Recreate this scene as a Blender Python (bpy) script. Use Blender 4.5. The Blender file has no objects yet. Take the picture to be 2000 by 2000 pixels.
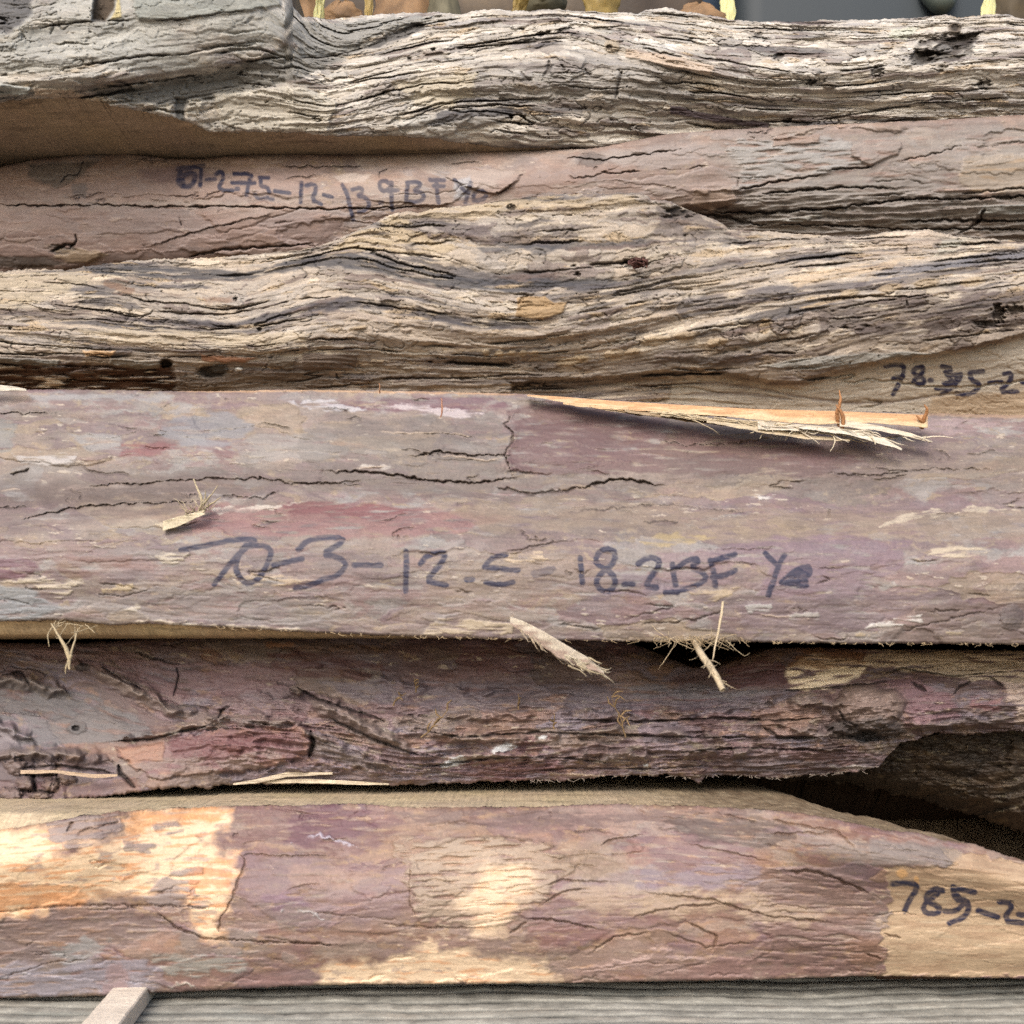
import bpy, math, random
import numpy as np

# ------------------------------------------------------------------ camera, light, exposure
SC = bpy.context.scene
COL = SC.collection
FPX, YH = 1960.0, 1300.0          # focal length and eye level, in photo pixels of a 2000 px frame
DECK_TOP = 0.045
CZ = DECK_TOP + 0.1020            # camera height above the ground (m)

cam_d = bpy.data.cameras.new('camera')
cam = bpy.data.objects.new('camera', cam_d)
COL.objects.link(cam)
cam.location = (0, 0, CZ)
cam.rotation_euler = (math.radians(90), 0, 0)
cam_d.sensor_width = 36.0
cam_d.lens = 36.0 * FPX / 2000.0
cam_d.shift_y = (YH - 1000.0) / 2000.0
cam_d.clip_start = 0.01
cam_d.clip_end = 500.0
cam_d.dof.use_dof = True
cam_d.dof.focus_distance = 0.350
cam_d.dof.aperture_fstop = 18.0
SC.camera = cam

world = bpy.data.worlds.new('World')
SC.world = world
world.use_nodes = True
wn, wl = world.node_tree.nodes, world.node_tree.links
wn.clear()
sky = wn.new('ShaderNodeTexSky')
sky.sky_type = 'NISHITA'
sky.sun_disc = False
SUN_EL, SUN_AZ = 38.0, 198.0       # azimuth: 180 = straight behind the camera, more = from the left
sky.sun_elevation = math.radians(SUN_EL)
sky.sun_rotation = math.radians(SUN_AZ)
sky.air_density = 1.0
sky.dust_density = 3.0
sky.ozone_density = 0.3
bg = wn.new('ShaderNodeBackground')
bg.inputs['Strength'].default_value = 0.15
wo = wn.new('ShaderNodeOutputWorld')
wl.new(sky.outputs[0], bg.inputs[0])
wl.new(bg.outputs[0], wo.inputs[0])

sun_d = bpy.data.lights.new('sun', 'SUN')
sun_d.energy = 1.25
sun_d.angle = math.radians(32)
sun_d.color = (1.0, 0.985, 0.975)
sun = bpy.data.objects.new('sun', sun_d)
COL.objects.link(sun)
sun.location = (-1, -2, 3)
_az = math.radians(SUN_AZ)
from mathutils import Vector
_dir = Vector((math.sin(_az) * math.cos(math.radians(SUN_EL)), math.cos(_az) * math.cos(math.radians(SUN_EL)), math.sin(math.radians(SUN_EL))))
sun.rotation_euler = _dir.to_track_quat('Z', 'Y').to_euler()

SC.view_settings.view_transform = 'Standard'
SC.view_settings.look = 'None'
SC.view_settings.gamma = 1.0
SC.view_settings.use_curve_mapping = False
SC.view_settings.exposure = 0.92
SC.cycles.use_denoising = False
SC.cycles.max_bounces = 6
SC.cycles.diffuse_bounces = 3

# ------------------------------------------------------------------ numeric helpers
ALB = 0.62


def lin(c, k=ALB):
    c = np.asarray(c, float) / 255.0
    return np.where(c <= 0.04045, c / 12.92, ((c + 0.055) / 1.055) ** 2.4) * k


_rs = np.random.RandomState(7)
_ANG = _rs.rand(1 << 16) * 2 * np.pi
_GX, _GY = np.cos(_ANG).astype(np.float32), np.sin(_ANG).astype(np.float32)
_U1, _U2, _U3, _U4 = [_rs.rand(1 << 16).astype(np.float32) for _ in range(4)]


def _h(ix, iy, seed):
    k = ix.astype(np.uint32) * np.uint32(0x9E3779B1) ^ iy.astype(np.uint32) * np.uint32(0x85EBCA77) ^ np.uint32((seed * 0xC2B2AE3D) & 0xFFFFFFFF)
    k ^= k >> np.uint32(15); k *= np.uint32(0x2C1B3C6D); k ^= k >> np.uint32(12); k *= np.uint32(0x297A2D39); k ^= k >> np.uint32(15)
    return (k & np.uint32(0xFFFF)).astype(np.int64)


def perlin(x, y, seed=0):
    x = np.asarray(x, np.float32); y = np.asarray(y, np.float32)
    xf, yf = np.floor(x), np.floor(y)
    ix, iy = xf.astype(np.int64), yf.astype(np.int64)
    fx, fy = x - xf, y - yf
    u = fx * fx * fx * (fx * (fx * 6 - 15) + 10)
    v = fy * fy * fy * (fy * (fy * 6 - 15) + 10)
    def g(dx, dy):
        k = _h(ix + dx, iy + dy, seed)
        return _GX[k] * (fx - dx) + _GY[k] * (fy - dy)
    a = g(0, 0); b_ = g(1, 0); c = g(0, 1); d = g(1, 1)
    return ((a + (b_ - a) * u) * (1 - v) + (c + (d - c) * u) * v) * 1.5


def fbm(x, y, o=4, seed=0, gain=0.5):
    r = 0; a = 1.0; n = 0
    for i in range(o):
        r = r + a * perlin(x * 2 ** i + 17.3 * i, y * 2 ** i - 9.1 * i, seed + i * 31)
        n += a; a *= gain
    return r / n


def ridged(x, y, o=3, seed=0):
    r = 0; a = 1.0; n = 0
    for i in range(o):
        r = r + a * (1 - 2.2 * np.abs(perlin(x * 2 ** i, y * 2 ** i, seed + i * 31)))
        n += a; a *= 0.5
    return r / n


def cells(x, y, seed=0, jit=0.9):
    x = np.asarray(x, np.float32); y = np.asarray(y, np.float32)
    ix, iy = np.floor(x).astype(np.int64), np.floor(y).astype(np.int64)
    f1 = np.full(x.shape, 9.0, np.float32); f2 = f1.copy(); idd = np.zeros(x.shape, np.int64)
    for dy in (-1, 0, 1):
        for dx in (-1, 0, 1):
            k = _h(ix + dx, iy + dy, seed)
            px = ix + dx + 0.5 + (_U1[k] - 0.5) * jit
            py = iy + dy + 0.5 + (_U2[k] - 0.5) * jit
            d = np.sqrt((x - px) ** 2 + (y - py) ** 2)
            n = d < f1
            f2 = np.where(n, f1, np.minimum(f2, d))
            idd = np.where(n, k, idd)
            f1 = np.where(n, d, f1)
    return f1, f2, idd


def sst(a, b, x):
    t = np.clip((x - a) / (b - a), 0, 1)
    return t * t * (3 - 2 * t)


def zline(n, w):
    """thin unbroken line along the zero level of a field sampled on a plank grid; w in photo px"""
    gy = np.gradient(n, axis=0) / STEP
    gx = np.gradient(n, axis=1) / STEP
    d = np.abs(n) / (np.sqrt(gy * gy + gx * gx) + 1e-5)
    return 1 - sst(w * .45, w, d)


def curve(pts):
    p = np.array(sorted(pts), float)
    return lambda x: np.interp(x, p[:, 0], p[:, 1])


def blur1(a, n, axis):
    if n < 2:
        return a
    pad = [(0, 0)] * a.ndim; pad[axis] = (n, n)
    c = np.cumsum(np.pad(a, pad, mode='edge'), axis=axis)
    L = a.shape[axis]
    hi = np.take(c, np.arange(L) + n + n // 2, axis=axis)
    lo = np.take(c, np.arange(L) + n // 2, axis=axis)
    return (hi - lo) / n


def world_pt(px, py, d):
    """photo pixel + distance from the camera plane -> scene coordinates"""
    return np.stack([(px - 1000.0) / FPX * d, d, CZ - (py - YH) / FPX * d], -1)


# ------------------------------------------------------------------ materials
def mat_wood(name, noise_scale=(60, 60, 900), var=0.22, bump=0.25, rough=0.78, spec=0.3):
    m = bpy.data.materials.new(name)
    m.use_nodes = True
    nt = m.node_tree; n = nt.nodes; l = nt.links
    p = n['Principled BSDF']
    at = n.new('ShaderNodeAttribute'); at.attribute_name = 'tint'
    ink = n.new('ShaderNodeAttribute'); ink.attribute_name = 'ink'
    tc = n.new('ShaderNodeTexCoord')
    mp = n.new('ShaderNodeMapping'); mp.inputs['Scale'].default_value = noise_scale
    l.new(tc.outputs['Object'], mp.inputs[0])
    nz = n.new('ShaderNodeTexNoise'); nz.inputs['Scale'].default_value = 1.0
    nz.inputs['Detail'].default_value = 6; nz.inputs['Roughness'].default_value = 0.65
    l.new(mp.outputs[0], nz.inputs['Vector'])
    nz2 = n.new('ShaderNodeTexNoise'); nz2.inputs['Scale'].default_value = 1400
    nz2.inputs['Detail'].default_value = 3
    l.new(tc.outputs['Object'], nz2.inputs['Vector'])
    mr = n.new('ShaderNodeMapRange'); mr.inputs[1].default_value = 0.25; mr.inputs[2].default_value = 0.75
    mr.inputs[3].default_value = 1 - var; mr.inputs[4].default_value = 1 + var
    l.new(nz.outputs['Fac'], mr.inputs[0])
    mr2 = n.new('ShaderNodeMapRange'); mr2.inputs[1].default_value = 0.3; mr2.inputs[2].default_value = 0.7
    mr2.inputs[3].default_value = 1 - var * .6; mr2.inputs[4].default_value = 1 + var * .6
    l.new(nz2.outputs['Fac'], mr2.inputs[0])
    mu = n.new('ShaderNodeMath'); mu.operation = 'MULTIPLY'
    l.new(mr.outputs[0], mu.inputs[0]); l.new(mr2.outputs[0], mu.inputs[1])
    vm = n.new('ShaderNodeVectorMath'); vm.operation = 'SCALE'
    l.new(at.outputs['Color'], vm.inputs[0]); l.new(mu.outputs[0], vm.inputs['Scale'])
    ic = n.new('ShaderNodeMix'); ic.data_type = 'RGBA'
    ic.inputs['B'].default_value = (0.022, 0.021, 0.042, 1)
    l.new(ink.outputs['Fac'], ic.inputs['Factor']); l.new(vm.outputs[0], ic.inputs['A'])
    l.new(ic.outputs['Result'], p.inputs['Base Color'])
    rr = n.new('ShaderNodeMapRange'); rr.inputs[3].default_value = rough - .16; rr.inputs[4].default_value = min(1, rough + .16)
    l.new(nz.outputs['Fac'], rr.inputs[0]); l.new(rr.outputs[0], p.inputs['Roughness'])
    p.inputs['Specular IOR Level'].default_value = spec
    ad = n.new('ShaderNodeMath'); ad.operation = 'MULTIPLY_ADD'
    ad.inputs[1].default_value = 0.5
    l.new(nz2.outputs['Fac'], ad.inputs[0]); l.new(nz.outputs['Fac'], ad.inputs[2])
    b = n.new('ShaderNodeBump'); b.inputs['Strength'].default_value = bump; b.inputs['Distance'].default_value = 0.0006
    l.new(ad.outputs[0], b.inputs['Height']); l.new(b.outputs[0], p.inputs['Normal'])
    return m


def mat_plain(name, c, rough=0.7, spec=0.3, var=0.2, scale=120, coat=0.0, trans=0.0):
    m = bpy.data.materials.new(name)
    m.use_nodes = True
    nt = m.node_tree; n = nt.nodes; l = nt.links
    p = n['Principled BSDF']
    tc = n.new('ShaderNodeTexCoord')
    nz = n.new('ShaderNodeTexNoise'); nz.inputs['Scale'].default_value = scale; nz.inputs['Detail'].default_value = 5
    l.new(tc.outputs['Object'], nz.inputs['Vector'])
    cr = n.new('ShaderNodeValToRGB')
    a = np.array(c) * (1 - var); b = np.minimum(np.array(c) * (1 + var), 1)
    cr.color_ramp.elements[0].position = .3; cr.color_ramp.elements[1].position = .7
    cr.color_ramp.elements[0].color = (*a, 1); cr.color_ramp.elements[1].color = (*b, 1)
    l.new(nz.outputs['Fac'], cr.inputs[0]); l.new(cr.outputs[0], p.inputs['Base Color'])
    p.inputs['Roughness'].default_value = rough
    p.inputs['Specular IOR Level'].default_value = spec
    if coat: p.inputs['Coat Weight'].default_value = coat
    if trans: p.inputs['Subsurface Weight'].default_value = trans; p.inputs['Subsurface Radius'].default_value = (.002, .0015, .0008)
    bp = n.new('ShaderNodeBump'); bp.inputs['Strength'].default_value = .25; bp.inputs['Distance'].default_value = .0008
    l.new(nz.outputs['Fac'], bp.inputs['Height']); l.new(bp.outputs[0], p.inputs['Normal'])
    return m


M_WEATHER = mat_wood('weathered_wood', (120, 120, 1500), .22, .30, .88, .15)
M_BARK = mat_wood('bark', (200, 200, 700), .16, .20, .60, .38)
M_SAWN = mat_wood('sawn_wood', (220, 900, 900), .22, .35, .85, .15)


# ------------------------------------------------------------------ object helpers
def thing(name, label, cat, loc=(0, 0, 0), group=None):
    o = bpy.data.objects.new(name, None)
    COL.objects.link(o)
    o.location = loc
    o['label'] = label; o['category'] = cat; o['kind'] = 'thing'
    if group: o['group'] = group
    return o


def tag(o, label, cat, group=None, kind='thing'):
    o['label'] = label; o['category'] = cat; o['kind'] = kind
    if group: o['group'] = group
    return o


def mesh_obj(name, co, faces, mat, parent=None, tint=None, ink=None, smooth=True, sat=.76):
    me = bpy.data.meshes.new(name)
    co = np.asarray(co, np.float32).reshape(-1, 3)
    if parent is not None:
        co = co - np.array(parent.location, np.float32)
    faces = np.asarray(faces, np.int32)
    nf, k = faces.shape
    me.vertices.add(len(co)); me.vertices.foreach_set('co', co.ravel())
    me.loops.add(nf * k); me.loops.foreach_set('vertex_index', faces.ravel())
    me.polygons.add(nf)
    me.polygons.foreach_set('loop_start', np.arange(0, nf * k, k, dtype=np.int32))
    me.polygons.foreach_set('use_smooth', np.full(nf, smooth))
    me.update(calc_edges=True)
    me.validate()
    if tint is not None:
        t = np.ones((len(co), 4), np.float32); t[:, :3] = np.asarray(tint).reshape(-1, 3)
        lum = t[:, :3] @ np.array([.3, .59, .11], np.float32)
        t[:, :3] = lum[:, None] + (t[:, :3] - lum[:, None]) * sat
        a = me.attributes.new('tint', 'FLOAT_COLOR', 'POINT'); a.data.foreach_set('color', t.ravel())
    if ink is not None:
        a = me.attributes.new('ink', 'FLOAT', 'POINT'); a.data.foreach_set('value', np.asarray(ink, np.float32).ravel())
    me.materials.append(mat)
    o = bpy.data.objects.new(name, me)
    COL.objects.link(o)
    if parent is not None:
        o.parent = parent
    return o


def grid_faces(R, C, flip=False):
    i = np.arange(R * C).reshape(R, C)
    a, b, c, d = i[:-1, :-1], i[:-1, 1:], i[1:, 1:], i[1:, :-1]
    q = [a, d, c, b] if not flip else [a, b, c, d]
    return np.stack(q, -1).reshape(-1, 4)


# columns shared by every plank: fine inside the frame, coarse and far outside it
STEP = 1.8
_in = np.arange(-40, 2041, STEP)
_gr = np.cumsum(np.geomspace(STEP, 160, 48))
XS = np.concatenate([(-40 - _gr)[::-1], _in, _in[-1] + _gr])


class Plank:
    def __init__(s, top, bot, depth, guides=None, jt=2.0, jb=2.0, seed=1, round_t=10, round_b=8, roundk=1.0, edge_fn=None):
        s.seed = seed
        x = XS
        yt = curve(top)(x); yb = curve(bot)(x)
        yt0, yb0 = yt, yb
        yt = yt + jt * (fbm(x / 30, x * 0 + seed, 4, seed)) * 1.6 + jt * .5 * perlin(x / 5, x * 0 + 3.3, seed + 5)
        yb = yb + jb * (fbm(x / 30, x * 0 + seed + 9, 4, seed + 3)) * 1.6 + jb * .5 * perlin(x / 5, x * 0 + 7.3, seed + 6)
        thick = np.max((yb - yt)[(x > -20) & (x < 2020)])
        R = int(thick / STEP) + 2
        s.R, s.C = R, len(x)
        v = np.linspace(0, 1, R)[:, None]
        s.V = np.broadcast_to(v, (R, s.C))
        s.X = np.broadcast_to(x, (R, s.C)).astype(np.float32)
        s.Y = (yt + v * (yb - yt)).astype(np.float32)
        s.yt, s.yb = yt, yb
        # base distance table: rows of (v, [(x, d), ...])
        vs = np.array([r[0] for r in depth]); tab = np.stack([curve(r[1])(x) if not callable(r[1]) else r[1](x, yt, yb) for r in depth])
        D = np.empty((R, s.C))
        vi = np.clip(np.searchsorted(vs, v[:, 0], side='right') - 1, 0, len(vs) - 2)
        f = (v[:, 0] - vs[vi]) / (vs[vi + 1] - vs[vi])
        D = tab[vi] * (1 - f)[:, None] + tab[vi + 1] * f[:, None]
        for _ in range(2):
            D = blur1(D, 41, 1); D = blur1(D, max(5, R // 7), 0)
        # read the table at the true height, so that a ragged edge does not corrugate the face
        vv = np.clip((s.Y - yt0) / np.maximum(yb0 - yt0, 1), 0, 1) * (R - 1)
        i0 = np.minimum(vv.astype(int), R - 2); fv = vv - i0
        D = np.take_along_axis(D, i0, 0) * (1 - fv) + np.take_along_axis(D, i0 + 1, 0) * fv
        et, eb = s.Y - yt, yb - s.Y
        unit = 0.36 / FPX
        for e, r in ((et, round_t), (eb, round_b)):
            q = np.clip(r - e, 0, r)
            D = D + (r - np.sqrt(np.maximum(r * r - q * q, 0))) * unit * roundk
        s.D = D
        s.H = np.zeros((R, s.C), np.float32)
        s.col = np.zeros((R, s.C, 3), np.float32)
        s.ink = np.zeros((R, s.C), np.float32)
        if guides:
            gy = [curve(g)(x) for g in guides]
            gs = [0.0]
            sel = (x > 0) & (x < 2000)
            for a, b in zip(gy[:-1], gy[1:]):
                gs.append(gs[-1] + float(np.mean((b - a)[sel])))
            S = np.where(s.Y < gy[0], gs[0] + (s.Y - gy[0]), 0)
            for k in range(len(gy) - 1):
                m = (s.Y >= gy[k]) & (s.Y < gy[k + 1])
                S = np.where(m, gs[k] + (s.Y - gy[k]) / np.maximum(gy[k + 1] - gy[k], 1) * (gs[k + 1] - gs[k]), S)
            S = np.where(s.Y >= gy[-1], gs[-1] + (s.Y - gy[-1]), S)
            S = s.Y + blur1(blur1(blur1(S - s.Y, 41, 1), 31, 1), 5, 0)
            s.S = S.astype(np.float32)
        else:
            s.S = s.Y.copy()

    # ---- painting helpers: all coordinates in photo pixels on this plank's face
    def _box(s, x0, x1):
        a = np.searchsorted(XS, x0); b = np.searchsorted(XS, x1)
        return slice(max(a, 0), min(b, s.C))

    def _mix(s, sl, m, col, h=0, k=ALB):
        if col is not None:
            c = lin(col, k)
            s.col[:, sl] = s.col[:, sl] * (1 - m[..., None]) + c * m[..., None]
        if h:
            s.H[:, sl] += h * m

    def poly(s, pts, col=None, h=0, soft=3, warp=8, ws=30, amt=1.0, mottle=0, seed=0):
        p = np.array(pts, float)
        sl = s._box(p[:, 0].min() - 40, p[:, 0].max() + 40)
        X, Y = s.X[:, sl], s.Y[:, sl]
        wx = X + warp * 1.4 * fbm(X / ws, Y / ws * 1.6, 4, 71 + seed)
        wy = Y + warp * fbm(X / ws + 40, Y / ws * 1.6, 4, 91 + seed)
        inside = np.zeros(X.shape, bool); dist = np.full(X.shape, 1e9, np.float32)
        n = len(p)
        for i in range(n):
            (ax, ay), (bx, by) = p[i], p[(i + 1) % n]
            c = (ay > wy) != (by > wy)
            if ay != by:
                inside ^= c & (wx < (bx - ax) * (wy - ay) / (by - ay) + ax)
            L = (bx - ax) ** 2 + (by - ay) ** 2 + 1e-6
            t = np.clip(((wx - ax) * (bx - ax) + (wy - ay) * (by - ay)) / L, 0, 1)
            dist = np.minimum(dist, np.hypot(wx - ax - t * (bx - ax), wy - ay - t * (by - ay)))
        sd = np.where(inside, dist, -dist)
        m = sst(-soft, soft, sd) * amt
        if mottle:
            m = m * sst(-.35, .25 - .2, fbm(X / 70, s.S[:, sl] / 9, 4, 55 + seed) + (1 - mottle) * .5)
        s._mix(sl, m, col, h)
        return sl, m, sd

    def blob(s, cx, cy, rx, ry, col=None, h=0, ang=0, soft=.25, warp=.35, amt=1.0, dome=False, seed=0):
        R = max(rx, ry) * 1.6 + 10
        sl = s._box(cx - R, cx + R)
        X, Y = s.X[:, sl], s.Y[:, sl]
        ca, sa = math.cos(math.radians(ang)), math.sin(math.radians(ang))
        u = ((X - cx) * ca + (Y - cy) * sa) / rx
        w = (-(X - cx) * sa + (Y - cy) * ca) / ry
        ws = 3.0
        r = np.hypot(u, w) + warp * fbm(u * ws / 2 + cx, w * ws / 2 + cy, 4, 13 + seed)
        m = 1 - sst(1 - soft, 1 + soft, r)
        if dome:
            m2 = np.sqrt(np.clip(1 - r * r, 0, 1))
            s._mix(sl, m * amt, col); s.H[:, sl] += h * m2
        else:
            s._mix(sl, m * amt, col, h)

    def line(s, pts, w=2.0, h=-6, col=(50, 38, 32), ca=0.8, jit=3, js=18, taper=True, seed=0, gaps=0, lip=0):
        p = np.array(pts, float)
        sl = s._box(p[:, 0].min() - 12 * w - 10, p[:, 0].max() + 12 * w + 10)
        X, Y = s.X[:, sl], s.Y[:, sl]
        wx = X + jit * fbm(X / js, Y / js, 3, 101 + seed)
        wy = Y + jit * fbm(X / js + 9, Y / js, 3, 131 + seed)
        seg = np.hypot(*(p[1:] - p[:-1]).T); tot = seg.sum(); acc = 0
        best = np.full(X.shape, 1e9, np.float32); tt = np.zeros(X.shape, np.float32); side = np.zeros(X.shape, np.float32)
        for i in range(len(p) - 1):
            (ax, ay), (bx, by) = p[i], p[i + 1]
            L = seg[i] ** 2 + 1e-6
            t = np.clip(((wx - ax) * (bx - ax) + (wy - ay) * (by - ay)) / L, 0, 1)
            d = np.hypot(wx - ax - t * (bx - ax), wy - ay - t * (by - ay))
            n = d < best
            best = np.where(n, d, best); tt = np.where(n, (acc + t * seg[i]) / tot, tt)
            side = np.where(n, np.sign((bx - ax) * (wy - ay) - (by - ay) * (wx - ax)), side)
            acc += seg[i]
        ww = w * (0.7 + .5 * perlin(tt * tot / 25, tt * 0 + seed + .5, 3))
        if taper:
            ww = ww * np.clip(np.minimum(tt, 1 - tt) * 7, 0.12, 1)
        m = np.exp(-(best / np.maximum(ww, .25)) ** 2) * np.clip(ww / 1.0, 0, 1)
        if gaps:
            m = m * sst(-.3 + gaps * .4, .1 + gaps * .4, perlin(tt * tot / 40, tt * 0 + 5.5, 23 + seed))
        s._mix(sl, m * ca, col); s.H[:, sl] += h * m
        if lip:   # one side of the line stands proud, fading away from it
            s.H[:, sl] += lip * np.exp(-best / (w * 5)) * (side < 0) * (1 - m)
        return sl, m

    def write(s, strokes, ox, oy, k, w=5.0, a=0.85, seed=0, sk=.35):
        if not hasattr(s, 'HP'):
            s.HP = s.H - blur1(blur1(s.H, 9, 0), 9, 1)
        for st in strokes:
            p = np.array(st, float) * k + (ox, oy)
            if len(p) == 1:
                p = np.vstack([p - (2, 0), p + (2, 0)])
            q = [p[0]]                               # round the corners as a pen does
            for i in range(1, len(p) - 1):
                q += [p[i] * .72 + p[i - 1] * .28, p[i] * .72 + p[i + 1] * .28]
            q.append(p[-1]); p = np.array(q)
            sl = s._box(p[:, 0].min() - 20, p[:, 0].max() + 20)
            X, Y = s.X[:, sl], s.Y[:, sl]
            wx = X + 1.6 * fbm(X / 14, Y / 14, 3, 151); wy = Y + 1.6 * fbm(X / 14 + 5, Y / 14, 3, 161)
            best = np.full(X.shape, 1e9, np.float32)
            for i in range(len(p) - 1):
                (ax, ay), (bx, by) = p[i], p[i + 1]
                L = (bx - ax) ** 2 + (by - ay) ** 2 + 1e-6
                t = np.clip(((wx - ax) * (bx - ax) + (wy - ay) * (by - ay)) / L, 0, 1)
                best = np.minimum(best, np.hypot(wx - ax - t * (bx - ax), wy - ay - t * (by - ay)))
            m = 1 - sst(w - 1.6, w + 1.6, best)
            dens = np.clip(1.05 + .35 * fbm(X / 24, Y / 16, 3, 171 + seed) - sk * sst(.12, .5, fbm(X / 26, Y / 3.5, 4, 181)), 0.3, 1) * np.clip(.92 + .30 * s.HP[:, sl], .25, 1.05)
            s.ink[:, sl] = np.maximum(s.ink[:, sl], m * a * dens)

    def build(s, parent, name, mat, sat=.82):
        D = s.D - s.H * (s.D / FPX)
        P = world_pt(s.X, s.Y, D)
        s.P = P
        o = mesh_obj(name, P, grid_faces(s.R, s.C), mat, parent, np.clip(s.col, .002, .9), s.ink, sat=sat)
        return o

    def sawn(s, parent, which, col, plane=None, depth=.24, var=.25, z_fn=None, seed=3, name='sawn_face', frontcol=None, drop=None, rise=(0, .006), tintx=None, tint2=None):
        row = s.P[0] if which == 'top' else s.P[-1]
        xs = np.arange(0, s.C, 1)
        row = row[xs]
        q = np.concatenate([[0], np.geomspace(.0006, depth, 60)])
        Z0 = row[:, 2] if plane is None else (plane(XS[xs], row[:, 2]) if callable(plane) else np.full(len(xs), plane))
        P = np.empty((len(q), len(xs), 3), np.float32)
        tot = row[:, 1].max() + depth
        for i, dy in enumerate(q):
            f = dy / depth
            yy = row[:, 1] + dy if True else 0
            P[i, :, 0] = row[:, 0]
            P[i, :, 1] = row[:, 1] + (tot - row[:, 1]) * f
            w = sst(rise[0], rise[1], P[i, :, 1] - row[:, 1])
            P[i, :, 2] = row[:, 2] * (1 - w) + Z0 * w
            if drop is not None:
                P[i, :, 2] -= drop(XS[xs], P[i, :, 1] - row[:, 1])
        X, Y = P[..., 0] * 1000, P[..., 1] * 1000
        P[..., 2] += .00035 * fbm(X / 1.3 + .3 * fbm(X / 9, Y / 9, 2, seed), Y / 40, 3, seed) + .0003 * fbm(X / 12, Y / 12, 3, seed + 4)
        c = lin(col) * (1 + var * 1.2 * fbm(X / .9, Y / 30, 3, seed + 8) + var * 1.3 * fbm(X / 24, Y / 9, 5, seed + 9) - .35 * sst(.22, .4, fbm(X / 30, Y / 5, 4, seed + 12)) + .25 * sst(.3, .45, fbm(X / 20, Y / 7, 4, seed + 13)))[..., None]
        c = c * np.stack([1 + 0 * X, 1 + .06 * fbm(X / 25, Y / 25, 3, seed + 20), 1 + .16 * fbm(X / 25, Y / 25, 3, seed + 21)], -1)
        for tx in (tintx, tint2):
            if tx is None: continue
            f, c2 = tx
            m = np.clip(f(XS[xs])[None] + .5 * fbm(X / 5, Y / 5, 4, seed + 30), 0, 1)[..., None]
            c = c * (1 - m) + lin(c2) * m * (1 + .5 * fbm(X / 1.2, Y / 1.2, 3, seed + 31))[..., None]
        if frontcol is not None:
            fc, wd = frontcol
            m = np.exp(-((P[..., 1] - row[:, 1]) / wd))[..., None]
            c = c * (1 - m) + lin(fc) * m
        return mesh_obj(name, P, grid_faces(len(q), len(xs), flip=(which == 'top')), M_SAWN, parent, np.clip(c, .002, .9), np.zeros(c.shape[:2]))

    def back(s, parent, depth=.24):
        """rear face and closed ends of the plank"""
        t, b = s.P[0], s.P[-1]
        Yb = max(t[:, 1].max(), b[:, 1].max()) + depth
        xs = np.arange(0, s.C, 8); xs[-1] = s.C - 1
        T, B = t[xs].copy(), b[xs].copy(); T[:, 1] = Yb; B[:, 1] = Yb
        co = [*T, *B]; n = len(xs)
        fc = [[i, i + 1, n + i + 1, n + i] for i in range(n - 1)]
        for e, j in ((0, 0), (s.C - 1, n - 1)):
            k = len(co); co += [t[e], b[e]]
            fc.append([j, k, k + 1, n + j] if e == 0 else [k, j, n + j, k + 1])
        c = np.tile(lin((150, 115, 80)), (len(co), 1))
        mesh_obj('rear_face', np.array(co), fc, M_SAWN, parent, c, np.zeros(len(co)), smooth=False)


# ------------------------------------------------------------------ surface recipes
def pick(pal, idx):
    P = np.array([lin(p) for p in pal], np.float32)
    return P[idx]


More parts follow.
